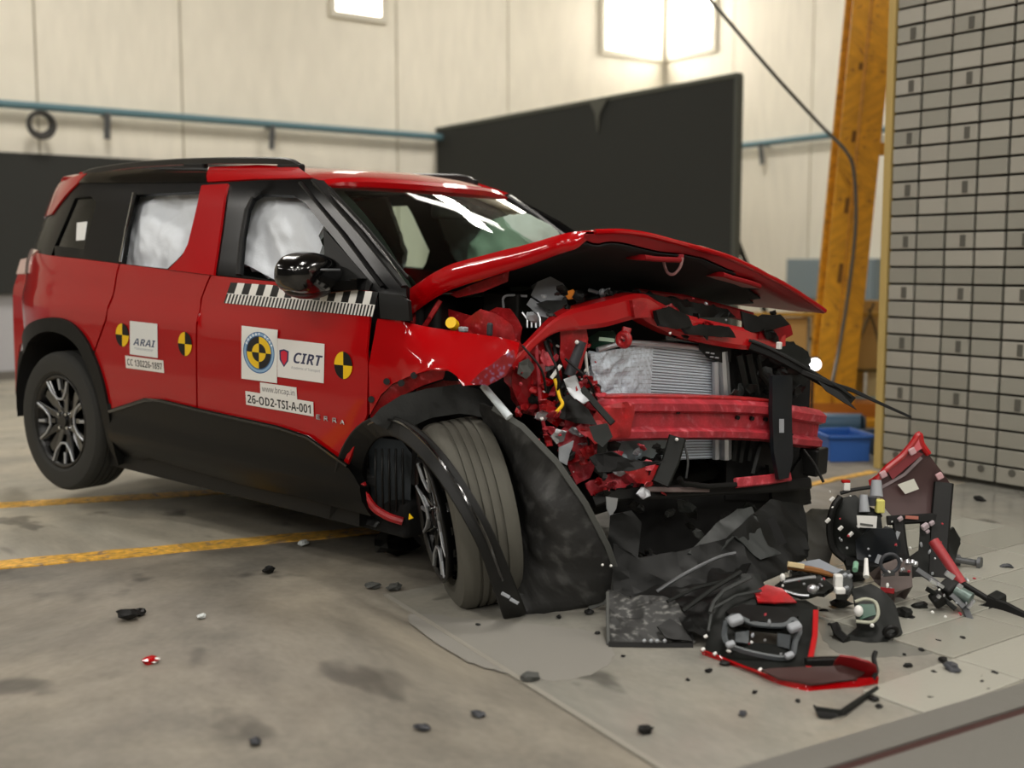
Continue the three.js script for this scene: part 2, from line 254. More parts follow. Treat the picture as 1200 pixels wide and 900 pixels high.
// ------------------------------------------------------------------ the floor: polished slab, painted lines, steel plates, rail
const flat = (pts, y0, y1) => sheet(pts.map((p) => V(p.x, y1, p.z)), { thick: y1 - y0, step: .6, relax: 0, face: V(0, 9, -5) });
{
  const j0 = onFloor(470, 710), j1 = onFloor(740, 880), jd = j1.clone().sub(j0).normalize();
  const P = (a, k) => a.clone().addScaledVector(jd, k);
  // polished slab right of the joint
  const s0 = P(j0, -.15), s1 = P(j1, .9), e = U.clone();
  struct('floor_slab', planarUV(flat([s0, s1, s1.clone().addScaledVector(e, 5.6), s0.clone().addScaledVector(e, 4.2)], -.02, .006), 1 / 4), slabMat);
  struct('trim_1', sweep([P(s0, 0).setY(.004), P(s1, 0).setY(.004)], rectProf(.02, .008)), std(0x8a867c, .8));
  // yellow painted lane lines
  const line = (a, b, w) => { const d = b.clone().sub(a).normalize(), n = V(-d.z, 0, d.x).multiplyScalar(w / 2), N = 26, l = [], r = []; for (let i = 0; i <= N; i++) { const p = a.clone().lerp(b, i / N); l.push(p.clone().addScaledVector(n, 1 + rr(-.12, .12))); r.push(p.clone().addScaledVector(n, -1 + rr(-.12, .12))); } return flat([...l, ...r.reverse()], 0, .0055); };
  const yl = std(0xffffff, .6, 0, { map: tex(256, (u, v) => { const k = 1 + .35 * tn(u, v, 4, 71, 4), w = smooth(.05, .4, tn(u, v, 3, 77, 5)); return [.86 * k * (1 - .3 * w), .66 * k * (1 - .25 * w), .27 * k * (1 + .4 * w)]; }) });
  const A1 = onFloor(0, 663), B1 = onFloor(455, 620), A2 = onFloor(0, 593), B2 = onFloor(290, 575), ext = (a, b, k0, k1) => [a.clone().addScaledVector(b.clone().sub(a), -k0), a.clone().addScaledVector(b.clone().sub(a), 1 + k1)];
  tag(mesh('lane_line', planarUV(line(...ext(A1, B1, 1.2, .05), .15), 1.3), yl), 'nearer yellow painted line on the concrete floor, running behind the front wheel', 'floor marking', null);
  tag(mesh('lane_line', planarUV(line(...ext(A2, B2, 1.2, .12), .15), 1.3), yl), 'farther yellow painted line on the concrete floor, passing under the rear wheel', 'floor marking', null);
  tag(mesh('lane_line', planarUV(line(onFloor(930, 572), onFloor(1024, 553), .06), 1.3), yl), 'short yellow painted line on the floor at the foot of the crash block', 'floor marking', null);
  // paler concrete beyond the nearer line, and darker glossy patches by the wreck
  { const e = ext(A1, B1, 1.2, .05), q = [e[0], e[1], e[1].clone().addScaledVector(U, 4.5), e[1].clone().addScaledVector(U, 4.5).addScaledVector(Vd, -9), e[0].clone().addScaledVector(Vd, -9).addScaledVector(U, -3)];
    struct('floor_slab_1', planarUV(flat(q, -.02, .002), 1 / 4), std(0xffffff, 1, 0, { map: concrete(1024, [.66, .635, .575], .22, 27), roughnessMap: floorRough })); }
  const slabPatch = (pts, label, mm) => { const c = curve2(pts.map(([x, y]) => onFloor(x, y)), 60); tag(mesh('slab_patch', flat(c, .0045, .0072), mm), label, 'stain'); };
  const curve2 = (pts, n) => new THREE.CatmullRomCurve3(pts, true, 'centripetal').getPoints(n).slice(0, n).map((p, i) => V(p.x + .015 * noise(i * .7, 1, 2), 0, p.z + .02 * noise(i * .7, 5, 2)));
  slabPatch([[480, 722], [560, 728], [640, 735], [700, 745], [716, 778], [660, 800], [600, 792], [545, 775]], 'grey glossy patch on the polished slab before the torn wheel arch liner', std(0x928f88, .2));
  slabPatch([[960, 700], [1040, 700], [1120, 706], [1170, 738], [1120, 762], [1050, 772], [985, 768], [958, 735]], 'dark glossy patch on the slab under the lamp bracket and linkage', std(0x7a7972, .16));
  // steel rail set in the floor, near corner
  const r0 = onFloor(950, 880), r1 = onFloor(1200, 805), rd = r1.clone().sub(r0).normalize(), a = r0.clone().addScaledVector(rd, -1.2), b = r0.clone().addScaledVector(rd, 3.2);
  const sideN = V(-rd.z, 0, rd.x); if (sideN.z < 0) sideN.negate();
  const steelMat = std(0x77756f, .5, .25, { bumpMap: grit, bumpScale: .001 });
  const rail = thing('floor_rail', a.clone().setY(0), 'flat steel rail with a dark rusty slot set into the floor at the near corner', 'rail');
  const off = (k0, k1, y0, y1) => local(rail, flat([a.clone().addScaledVector(sideN, k0), b.clone().addScaledVector(sideN, k0), b.clone().addScaledVector(sideN, k1), a.clone().addScaledVector(sideN, k1)], y0, y1));
  mesh('rail_plate', off(0, .115, -.01, .014), steelMat, rail); mesh('slot', off(.115, .15, -.01, .007), std(0x3a1c16, .8), rail); mesh('rail_plate', off(.15, .5, -.01, .012), steelMat, rail);
}
{ // steel floor plates in front of the crash block, each with its own joints
  const plateMats = [0, 1, 2].map((i) => std([0xa9a89d, 0xa19f94, 0xafada2][i], .45, .1, { bumpMap: grit, bumpScale: .0008, roughnessMap: slabRough }));
  const pg = rbox(.474, .02, .234, .004, 1);
  const o = onFloor(1115, 612).sub(K), u0 = o.dot(U), v0 = o.dot(Vd);
  for (let i = -7; i < 0; i++) for (let j = -2; j < 9; j++) { const c = room(u0 + .1 + (i + .5) * .48, v0 + (j + .5) * .24, 0); if (c.x < 1.25 || c.z > -3.3) continue; const m = mesh('floor_plate', pg, plateMats[Math.abs(i * 3 + j * 7) % 3], floor); m.position.set(c.x, .004, c.z); m.rotation.y = TURN; }
}

// ------------------------------------------------------------------ the crash block: concrete body faced with steel tiles
{
  const P0 = onFloor(1027, 548).setY(0);
  const blk = thing('crash_block', P0, 'tall grey crash block faced with a grid of small steel tiles', 'barrier', null, TURN);
  // local frame: x = U (into the block), z = Vd (along its face towards the camera)
  const H = 3.9, tw = .195, th = .1045, mats = [0xa09d92, 0x9a988d, 0xa6a398, 0x949287].map((c) => std(c, .55, .25, { bumpMap: grit, bumpScale: .0012 }));
  mesh('core', put(new THREE.BoxGeometry(2.6, H, 3.2), 1.33, H / 2, 1.6), std(0x504e47, .8), blk);
  const tg = rbox(.03, th - .014, tw - .018, .004, 1), slot = rbox(.012, .07, .035, .003, 1), hole = cyl(V(-.006, 0, 0), V(.01, 0, 0), .022, .022, 14);
  const slotMat = std(0x55534b, .8);
  for (let i = 0; i < 8; i++) for (let j = 0; j < 36; j++) {
    const m = mesh('tile', tg, mats[(i * 7 + j * 13 + (i * j) % 5) % 4], blk); m.position.set(.002 + rr(-.002, .002), .03 + (j + .5) * th, .045 + (i + .5) * tw);
    if ((i % 2 === 0) && j > 3 && j % 3 === 1) { const s = mesh('slot', slot, slotMat, blk); s.position.set(-.012, .03 + (j + .5) * th, .045 + (i + .62) * tw); }
    if (j === 0 && i % 1 === 0) { const s = mesh('bolt_hole', hole, slotMat, blk); s.position.set(-.012, .03 + .72 * th, .045 + (i + .55) * tw); }
  }
  mesh('edge_strip', put(rbox(.05, H, .05, .006), 0, H / 2, .018), std(0xb39a5c, .7), blk, 'yellowish painted edge strip');
  mesh('side_cover', put(rbox(2.55, H, .02, .006), 1.32, H / 2, -.012), std(0xcbbfa5, .7), blk);
}

// ------------------------------------------------------------------ things on and before the walls
const leftN = V(.5835, 0, .812), endN = V(-.812, 0, .5835);
const onLeft = (px, py, off = 0) => onPlane(px, py, leftN, leftN.dot(K) + off), onEnd = (px, py, off = 0) => onPlane(px, py, endN, endN.dot(K) + off);
{
  const blue = std(0x5d7f88, .45), a = onLeft(0, 121, .14), b = onLeft(450, 156, .14), y = (a.y + b.y) / 2;
  const p0 = a.clone().addScaledVector(U, -9).setY(y), p1 = K.clone().addScaledVector(U, -.14).addScaledVector(Vd, .14).setY(y), p2 = p1.clone().addScaledVector(Vd, 6.5);
  const pipe = thing('wall_pipe', p0.clone(), 'long blue-grey service pipe running along the cream hall walls', 'pipe');
  mesh('pipe_run', local(pipe, cyl(p0, p1, .045)), blue, pipe); mesh('pipe_run', local(pipe, cyl(p1, p2, .045)), blue, pipe); mesh('elbow', local(pipe, ball(p1, .055)), blue, pipe);
  const br = (q, n) => { const g = merge([bar(q.clone().addScaledVector(n, -.14), q.clone().addScaledVector(n, .05), .05, .03), bar(q.clone().addScaledVector(n, .03), q.clone().addScaledVector(n, -.02).add(V(0, -.28, 0)), .06, .05)]); mesh('pipe_bracket', local(pipe, g), M.steel, pipe); };
  for (const px of [125, 318]) br(onLeft(px, 130, .14).setY(y - .03), leftN);
  br(onEnd(893, 172, .14).setY(y - .03), endN);
  // hose loop hung on the pipe
  const c = onLeft(47, 145, .24), loop = thing('hose_coil', c, 'dark coiled hose hanging from the wall pipe at top left', 'hose');
  for (let i = 0; i < 3; i++) { const t = new THREE.TorusGeometry(.115 + .012 * i, .024, 8, 30); t.applyMatrix4(new THREE.Matrix4().makeRotationY(TURN)); t.translate(leftN.x * .03 * i, -.01 * i, leftN.z * .03 * i); mesh('coil', t, std(0x3a3835, .7), loop); }
}
{ // black screen hung on the long wall
  const a = onLeft(0, 178, .1), b = onLeft(170, 187, .1), lo = onLeft(0, 345, .1).y, y1 = (a.y + b.y) / 2;
  const u0 = a.clone().sub(K).dot(U) - 5, u1 = u0 + 9.3, t = thing('backdrop_screen', room((u0 + u1) / 2, .1, 0), 'long black photo backdrop screen behind the rear of the car', 'screen', null, TURN);
  mesh('panel', put(rbox(u1 - u0, y1 - lo, .06, .01), 0, (y1 + lo) / 2, 0), std(0x2c2d2a, .85), t);
  for (let x = -5; x <= 5; x += 2.5) mesh('leg', put(rbox(.06, lo, .06, .006), x, lo / 2, 0), M.steel, t);
  struct('trim_2', roomBox(u0 - 4, u1 + 1.5, 0, .03, 0, lo + .2), wallLow); struct('baseboard_left', roomBox(u0 - 4, u1 + 1.5, .03, .06, 0, .1), std(0x6b665f, .7));
}
{ // free-standing black screen behind the bonnet, on its strut
  const d = 11.6, R0 = at(866, 96, d), Vv = Vd.clone(), n = V(-.812, 0, .5835);
  const c = n.dot(R0), L0 = onPlane(425, 163, n, c), w = R0.clone().sub(L0).setY(0).length(), top = (R0.y + L0.y) / 2;
  const t = thing('backdrop_screen', V((R0.x + L0.x) / 2, 0, (R0.z + L0.z) / 2), 'big free-standing black backdrop screen behind the bonnet and windscreen', 'screen', null, TURN);
  mesh('panel', put(rbox(.07, top - .25, w, .01), 0, (top + .25) / 2, 0), std(0x2b2d2a, .85), t); mesh('top_rail', put(rbox(.1, .05, w + .02, .01), 0, top, 0), std(0x55584f, .6), t); mesh('edge_rail', put(rbox(.09, top - .2, .05, .01), 0, (top + .2) / 2, w / 2), std(0x4c4f48, .6), t); mesh('edge_rail', put(rbox(.09, top - .2, .05, .01), 0, (top + .2) / 2, -w / 2), std(0x4c4f48, .6), t);
  for (const s of [-1, 0, 1]) { mesh('strut', bar(V(.05, 1.6, s * (w / 2 - .06)), V(1.0, .03, s * (w / 2 - .06)), .04, .04), M.black, t); mesh('foot', put(rbox(1.2, .05, .08, .006), .45, .025, s * (w / 2 - .06)), M.black, t); mesh('post', put(rbox(.06, top - .3, .05, .006), .06, (top - .3) / 2, s * (w / 2 - .06)), M.black, t); }
  // torn corner of tape on the screen
  const q = onPlane(700, 128, n, c + .06), tp = local(t, sheet([q.clone().addScaledVector(Vd, -.16).add(V(0, .1, 0)), q.clone().addScaledVector(Vd, .2).add(V(0, .12, 0)), q.clone().addScaledVector(Vd, .04).add(V(0, -.06, 0)), q.clone().addScaledVector(Vd, .02).add(V(0, -.28, 0)), q.clone().addScaledVector(Vd, -.04).add(V(0, -.04, 0))], { thick: .01, step: .06, amp: .01 }));
  mesh('tape_patch', tp, std(0x55564e, .7), t, 'greyish tape patch');
  const q2 = onPlane(445, 176, n, c + .05); mesh('sticker', local(t, ball(q2, .035)), std(0x8c8484, .6), t, 'small pale round sticker');
}
{ // leaning yellow steel column of the crash rig
  const ym = std(0xffffff, .5, 0, { map: tex(256, (u, v) => { const k = 1 + .22 * tn(u, v, 3, 91, 4), w = smooth(.15, .5, tn(u, v, 4, 97, 4)); return [.78 * k * (1 - .25 * w), .55 * k * (1 - .3 * w), .10 * k]; }) });
  const d = 9.3, top = at(1028, -60, d - .2), bot = at(972, 500, d), base = onFloor(972, 545).clone();
  const t = thing('steel_column', V(bot.x, 0, bot.z), 'leaning yellow steel box column between the black screen and the crash block', 'column');
  const foot = bot.clone().addScaledVector(bot.clone().sub(top).normalize(), (bot.y - .05) / (top.y - bot.y) * top.distanceTo(bot));
  const ax = foot.clone().sub(top).normalize(), side = V(0, 0, 1).cross(ax).normalize(), f2 = ax.clone().cross(side);
  const H = (w, h, dx, dz, n, mm) => { const a = top.clone().addScaledVector(side, dx).addScaledVector(f2, dz), b = foot.clone().addScaledVector(side, dx * 1.0).addScaledVector(f2, dz); mesh(n, local(t, sweep([b, a], rectProf(w, h, .004), V(0, 0, 1))), mm, t); };
  const s = side.x > 0 ? 1 : -1;
  H(.13, .03, -s * .10, .06, 'flange', ym); H(.17, .03, s * .075, .06, 'flange', ym); H(.03, .30, s * .0, -.1, 'web', ym); H(.28, .03, 0, -.25, 'flange', ym);
  for (let i = 0; i < 5; i++) { const p = foot.clone().lerp(top, .3 + i * .15).addScaledVector(side, -s * .06).addScaledVector(f2, .078); mesh('slot', local(t, bar(p, p.clone().lerp(top, .06), .035, .012, V(0, 0, 1))), std(0x6d4708, .7), t, 'dark slot'); }
  const k = foot.clone().lerp(top, .59).addScaledVector(side, s * .18); mesh('lug', local(t, put(rbox(.09, .1, .08, .02), k.x, k.y, k.z)), ym, t);
  mesh('base_plate', put(rbox(.75, .06, .6, .01), foot.x - bot.x, .03, foot.z - bot.z), ym, t);
  // power cable hung from the roof past the column
  const cab = [at(846, 16, 9.0), at(905, 85, 9.0), at(960, 145, 9.0), at(992, 178, 8.9), at(1001, 205, 8.9), at(1003, 260, 8.9), at(996, 330, 8.9), at(985, 400, 8.9), at(975, 450, 8.9)], up = cab[0].clone().lerp(cab[1], -2.5);
  tag(mesh('power_cable', tube([up, ...cab], .014, 60), std(0x4c4a44, .7)), 'dark grey cable hanging down to the yellow steel column', 'cable');
  // ochre machine base around the column
  const m = thing('machine_base', onFloor(985, 515), 'ochre steel machine base standing around the foot of the column', 'machine', null, TURN);
  const om = std(0xa8822f, .6), Q = (px, py) => at(px, py, 9.75), tan = std(0xb9965a, .7);
  const panel = (x0, y0, x1, y1, dd, mm, n, th = .04) => { const a = at(x0, y1, dd), b = at(x1, y0, dd); mesh(n, local(m, put(rbox(b.x - a.x, b.y - a.y, th, .006), (a.x + b.x) / 2, (a.y + b.y) / 2, a.z)), mm, m); };
  panel(880, 372, 946, 432, 9.9, tan, 'panel'); panel(880, 436, 946, 505, 9.9, om, 'panel'); panel(949, 436, 1012, 512, 9.95, om, 'panel'); panel(949, 352, 1034, 434, 9.98, tan, 'panel'); panel(1014, 436, 1036, 520, 9.9, std(0xc7b58a, .6), 'panel');
  panel(876, 366, 1040, 371, 9.85, om, 'top_rail', .1); panel(876, 432, 1040, 436, 9.85, std(0x5d4b1d, .7), 'rail', .06); panel(938, 470, 1030, 512, 9.35, std(0xa05f12, .6), 'foot_beam', .3);
  for (const [x0, y0, x1, y1] of [[1024, 355, 990, 430], [1016, 375, 992, 420], [1018, 362, 1032, 428], [950, 395, 955, 450]]) mesh('hose', local(m, tube([at(x0, y0, 9.7), at((x0 + x1) / 2 + 3, (y0 + y1) / 2, 9.68), at(x1, y1, 9.7)], .011, 12)), std(0x57492c, .7), m, 'dark drooping hose');
  mesh('pipe', local(m, cyl(at(955, 466, 9.6), at(1030, 468, 9.6), .02)), std(0x6f93a0, .5), m, 'pale blue pipe');
}
{ // grey electrical cabinet on the end wall
  const a = onEnd(930, 305, .18), b = onEnd(930, 352, .18), c = onEnd(1036, 352, .18), w = c.clone().sub(b).setY(0).length(), h = a.y - b.y;
  const t = thing('electrical_cabinet', b.clone().lerp(c, .5), 'grey-blue electrical cabinet on the end wall behind the yellow column', 'cabinet', null, TURN);
  mesh('body', put(rbox(.34, h, w, .01), 0, h / 2, 0), std(0x7f8c90, .5), t); mesh('door', put(rbox(.02, h * .92, w * .46, .006), -.18, h / 2, -w * .24), std(0x87959a, .5), t); mesh('door', put(rbox(.02, h * .92, w * .46, .006), -.18, h / 2, w * .24), std(0x87959a, .5), t);
  mesh('lower_pipe', put(rbox(.3, .05, w, .01), 0, -.03, 0), std(0x5b9ab5, .5), t); mesh('leg', put(rbox(.06, b.y, .06, .006), .1, -b.y / 2, w * .4), M.steel, t); mesh('leg', put(rbox(.06, b.y, .06, .006), .1, -b.y / 2, -w * .4), M.steel, t);
}
{ // blue tubs on the floor behind the wreck
  const bm = std(0x2456a0, .5), bd = std(0x16324f, .6);
  const tub = (px0, px1, pyTop, pyBot, mm, label, dz = .34) => {
    const p = onFloor((px0 + px1) / 2, pyBot), s = -p.z / FPX, w = (px1 - px0) * s, h = (pyBot - pyTop) * s * .96, t = thing('plastic_tub', p.clone().add(V(0, 0, -dz / 2)), label, 'tub', null, .12);
    const wall = .012; mesh('shell', merge([put(rbox(w, .015, dz, .005), 0, .008, 0), put(rbox(w, h, wall, .004), 0, h / 2, dz / 2, -.07), put(rbox(w, h, wall, .004), 0, h / 2, -dz / 2, .07), put(rbox(wall, h, dz, .004), w / 2, h / 2, 0, 0, 0, -.07), put(rbox(wall, h, dz, .004), -w / 2, h / 2, 0, 0, 0, .07)]), mm, t);
    mesh('rim', merge([put(rbox(w + .06, .022, .02, .006), 0, h, dz / 2 + .015), put(rbox(w + .06, .022, .02, .006), 0, h, -dz / 2 - .015), put(rbox(.02, .022, dz + .05, .006), w / 2 + .02, h, 0), put(rbox(.02, .022, dz + .05, .006), -w / 2 - .02, h, 0)]), mm, t);
    return t;
  };
  tub(968, 1016, 510, 541, bm, 'bright blue plastic tub on the floor beside the crash block'); tub(1030, 1047, 511, 537, bd, 'darker blue tub squeezed between the bright tub and the block', .3);
  const a = at(948, 497, 8.5), b = at(1010, 498, 8.35), roll = thing('blue_drum', V((a.x + b.x) / 2, 0, (a.z + b.z) / 2), 'dark blue cylinder lying on its side behind the blue tub', 'drum');
  mesh('barrel', local(roll, cyl(a, b, .085, .085, 24)), std(0x20455f, .5), roll); mesh('end_cap', local(roll, cyl(b, b.clone().add(V(.02, 0, .003)), .07, .07, 24)), std(0x152f42, .5), roll); for (const k of [.15, .8]) { const q = a.clone().lerp(b, k); mesh('cradle', local(roll, put(rbox(.04, q.y - .04, .2, .006), q.x, (q.y - .04) / 2, q.z)), M.black, roll); }
}
{ // bright work lamp
  const p = at(955, 427, 8.9), t = thing('work_lamp', V(p.x, 0, p.z), 'small bright white work lamp shining behind the wrecked front end', 'lamp');
  mesh('bulb', local(t, ball(p, .045)), std(0xffffff, .4, 0, { emissive: 0xffffff, emissiveIntensity: 4 }), t); mesh('shade', local(t, put(rbox(.11, .11, .06, .02), p.x, p.y, p.z - .05)), M.black, t); mesh('stand', local(t, cyl(V(p.x, .02, p.z - .07), V(p.x, p.y, p.z - .07), .012)), M.black, t); mesh('foot', local(t, put(new THREE.CylinderGeometry(.15, .16, .03, 24), p.x, .015, p.z - .07)), M.black, t);
  const l = new THREE.PointLight(0xffffff, .12, 0, 2); l.position.copy(p); l.shadow.radius = 2; scene.add(l);
}

// ------------------------------------------------------------------ the wrecked car: its own frame is x forward, y up, z to its right side
const car = new THREE.Group(); car.name = numbered('wrecked_car'); scene.add(car);
tag(car, 'red sport utility car with its front end crushed and test stickers on its doors', 'car');
{
  const a = 38 * D2R, b = 2.9 * D2R, fw = V(Math.cos(a), 0, Math.sin(a)), rt = V(-Math.sin(a), 0, Math.cos(a)), up = V(0, 1, 0);
  const X = fw.clone().multiplyScalar(Math.cos(b)).addScaledVector(up, -Math.sin(b)), Y = fw.clone().multiplyScalar(Math.sin(b)).addScaledVector(up, Math.cos(b));
  car.quaternion.setFromRotationMatrix(new THREE.Matrix4().makeBasis(X, Y, rt)); car.position.set(-1.8139, .1223, -6.5855); car.updateMatrixWorld(true);
}
const CI = car.matrixWorld.clone().invert();
const cl = (p) => p.clone().applyMatrix4(CI);                 // world point into the car's frame
const EC = cl(EYEV);
const cDir = (px, py) => dir(px, py).transformDirection(CI);
function onAxis(px, py, ax, v) { const d = cDir(px, py), k = ['x', 'y', 'z'][ax]; return EC.clone().addScaledVector(d, (v - EC[k]) / d[k]); }
const LZ = (px, py, z) => onAxis(px, py, 2, z), LX = (px, py, x) => onAxis(px, py, 0, x), LD = (px, py, d) => cl(at(px, py, d));
// the body side: half width as a function of height, drawn in towards the tail
const prof = [[.1, .83], [.3, .885], [.5, .908], [.75, .926], [.96, .938], [.995, .936], [1.035, .917], [1.16, .902], [1.21, .888], [1.25, .868], [1.4, .80], [1.55, .735], [1.64, .68], [1.70, .60], [1.9, .3]];
function sideZ(x, y) {
  let i = 0; while (i < prof.length - 2 && y > prof[i + 1][0]) i++;
  const t = clamp((y - prof[i][0]) / (prof[i + 1][0] - prof[i][0]), 0, 1);
  let z = prof[i][1] + (prof[i + 1][1] - prof[i][1]) * t;
  if (x < -.05) z -= .55 * (Math.max(x, -.8) + .05) ** 2; if (x > 2.2) z -= .03 * (x - 2.2);
  return z;
}
function S(px, py, off = 0) { let z = .9, p; for (let i = 0; i < 24; i++) { p = LZ(px, py, z + off); z = .6 * z + .4 * clamp(sideZ(p.x, p.y), .5, .96); } return LZ(px, py, z + off); }
const smoothZ = (x, y) => { let s = 0; for (const d of [-.014, -.007, 0, .007, .014]) s += sideZ(x, y + d); return s / 5; };
// a body side panel from its outline in the photograph
function sidePanel(out, o = {}) {
  const { off = 0, thick = .012, step = .06, holes = [], bulge } = o;
  const to2 = (r) => r.map(([x, y]) => { const p = S(x, y, off); return [p.x, p.y]; });
  const m = gridMesh(to2(out), holes.map(to2), step);
  const P = m.pts.map(([x, y]) => V(x, y, smoothZ(x, y) + off + (bulge ? bulge(x, y) : 0)));
  return thick ? solid(P, m.tris, m.pts, thick, o.crease ?? .5) : single(P, m.tris, m.pts);
}
const single = (P, T, uv) => { const g = new THREE.BufferGeometry(); g.setAttribute('position', new THREE.Float32BufferAttribute(P.flatMap((p) => [p.x, p.y, p.z]), 3)); g.setAttribute('uv', new THREE.Float32BufferAttribute(uv.flat(), 2)); g.setIndex(T.flat()); g.computeVertexNormals(); return g; };
function curve(pts, n = 4) { const c = new THREE.CatmullRomCurve3(pts.map((p) => V(p[0], p[1], 0)), false, 'centripetal'); return c.getPoints(n * (pts.length - 1)).map((p) => [p.x, p.y]); }
const mirrored = (g) => { g = g.clone(); g.scale(1, 1, -1); const flip = (a) => { for (let i = 0; i < a.count; i += 3) { const t = a.getX(i + 1); a.setX(i + 1, a.getX(i + 2)); a.setX(i + 2, t); } }; if (!g.index) g.setIndex([...Array(g.attributes.position.count).keys()]); flip(g.index); return g; };
const part = (name, g, m, label, parent = car) => mesh(name, g, m, parent, label);
const both = (name, g, m, label) => { const p = part(name, g, m, label); part(name, mirrored(g), m); return p; };

// --- lower body panels
const archRear = curve([[18, 461], [22, 412], [30, 383], [50, 373], [76, 375], [95, 391], [109, 417], [119, 446], [127, 483]]);
const seamRear = [[140, 309], [134, 340], [124, 375], [110, 417]], seamMid = [[247, 323], [236, 350], [231, 375], [231, 480]];
const quarter = both('rear_quarter_panel', sidePanel([[20, 324], [24, 305], [36, 293], [60, 299.5], [100, 304], [139, 309], [133, 340], [123, 375], [108.5, 415], ...archRear.slice(0, 25).reverse(), [18, 440]]), M.red);
const rearDoor = both('rear_door', sidePanel([[141, 309.2], [195, 316], [246, 322.6], [235, 350], [230, 375], [230, 480], [220, 476], [190, 470], [170, 468], [127, 483], ...archRear.slice(26, 32).reverse(), [110.5, 415], [125, 375], [135, 340]]), M.red);
const frontDoor = both('front_door', sidePanel([[248, 322.8], [330, 331], [442, 342], [433, 372], [431, 430], [430, 486], [407, 545], [361, 513], [325, 501], [232, 480.5], [232, 375], [237, 350]]), M.red);
// red blade behind the rear door window
both('side_blade', sidePanel([[236, 217], [267, 215], [250, 322.5], [197, 316], [207, 306], [213, 300], [220, 286], [232, 236]], { off: .008, thick: .02 }), M.red);
both('roof_side_rail', sidePanel([[245, 196], [300, 193], [348, 195], [366, 208], [330, 209], [300, 209.5], [243, 213]], { off: .004, thick: .02, step: .03 }), M.red);
both('roof_side_rail', sidePanel([[92, 214], [103, 203], [170, 197], [244, 196], [242, 213], [160, 214]], { off: .004, thick: .02, step: .03 }), M.gloss, 'gloss black rear roof side');
// black glasshouse surround with its window openings
const winF = [[281, 322], [285, 278], [291, 245], [297, 233], [306, 227.5], [344, 229], [358, 238], [377, 262], [398, 287], [434, 332], [430, 339], [330, 330]];
const winR = [[144, 309], [150, 270], [160, 228], [234, 224.5], [232, 236], [222, 288], [208, 304], [196, 315]];
const winQ = [[64, 288], [88, 232], [106, 230], [113, 237], [98, 292]];
both('window_surround', sidePanel([[38, 295], [46, 262], [60, 250], [92, 214], [160, 213], [243, 212], [300, 209], [368, 209], [408, 246], [446, 291], [476, 335], [480, 376], [445, 374], [442, 341], [330, 330.5], [247, 321.5], [195, 315.5], [140, 308.5], [100, 303.5], [60, 299]], { off: -.006, thick: .02, step: .05, holes: [winF, winR, winQ] }), M.surround, 'gloss black window surround');
const shrink = (r, k) => { const c = r.reduce((s, p) => [s[0] + p[0] / r.length, s[1] + p[1] / r.length], [0, 0]); return r.map((p) => [c[0] + (p[0] - c[0]) * k, c[1] + (p[1] - c[1]) * k]); };
both('quarter_window', sidePanel(shrink(winQ, 1.02), { off: -.018, thick: 0 }), M.glassTint);
part('window_seal', sweep([[279, 322], [283, 280], [289, 246], [296, 231]].map(([x, y]) => S(x, y, .003)), rectProf(.022, .012, .004)), M.black);
part('window_seal', sweep([[141, 307], [148, 268], [157, 226]].map(([x, y]) => S(x, y, .004)), rectProf(.012, .01, .003)), M.chrome, 'thin bright window edge');
{ // a-pillar mouldings, near side
  for (const [a, b, w] of [[[368, 211], [474, 336], .03], [[352, 214], [448, 336], .02], [[386, 220], [478, 326], .016]]) part('pillar_moulding', sweep([a, [(a[0] + b[0]) / 2 + 1, (a[1] + b[1]) / 2 - 2], b].map(([x, y]) => S(x, y, .006)), rectProf(w, .012, .004)), M.blackSatin);
  part('cowl_side_cover', sidePanel([[444, 343], [452, 344], [470, 346], [478, 352], [480, 376], [462, 375], [446, 373]], { off: .012, thick: .02, step: .03 }), M.black, 'black plastic triangle at the foot of the pillar');
  part('mirror_sail', sidePanel([[379, 268], [398, 289], [436, 332], [432, 341], [384, 337], [380, 300]], { off: -.002, thick: .03, step: .03 }), M.black);
}
part('window_label', sidePanel([[90, 261], [102, 259.5], [99, 281], [89, 282]], { off: -.014, thick: .002 }), M.white, 'white paper label on the quarter window');
// tail: upper corner, lamp, tailgate, bumper
both('spoiler_corner', sidePanel([[49, 255], [51, 226], [70, 214], [101, 203], [91, 214], [60, 251]], { off: .004, thick: .03, step: .03 }), M.red);
both('tail_lamp', sidePanel([[19, 321], [24, 304], [37, 291], [44, 293], [36, 300], [33, 320]], { off: .008, thick: .03, step: .02 }), phys(0xd8b8b0, .15, { clearcoat: 1 }), 'wrap-round tail lamp, paled to hold its white highlight');  // the pale lamp colour carries the white highlight on the tail
{
  const g = (y0, y1, xa, m, name, bow = .2) => { const P = [], T = [], uv = [], nz = 16, ny = 6; for (let j = 0; j <= ny; j++) for (let i = 0; i <= nz; i++) { const y = y0 + (y1 - y0) * j / ny, t = i / nz * 2 - 1, hw = sideZ(-.45, y) - .03; P.push(V(xa(y) - bow * (1 - t * t), y, t * hw)); uv.push([t, y]); } for (let j = 0; j < ny; j++) for (let i = 0; i < nz; i++) { const a = j * (nz + 1) + i; T.push([a, a + nz + 1, a + 1], [a + 1, a + nz + 1, a + nz + 2]); } return part(name, solid(P, T, uv, .015), m); };
  g(.74, 1.22, () => -.42, M.red, 'tailgate'); g(.30, .735, () => -.43, M.black, 'rear_bumper'); g(1.23, 1.56, (y) => -.38 + (y - 1.23) * .35, M.glassTint, 'rear_window', .16); g(1.55, 1.66, (y) => -.36, M.red, 'rear_spoiler', .16);
}
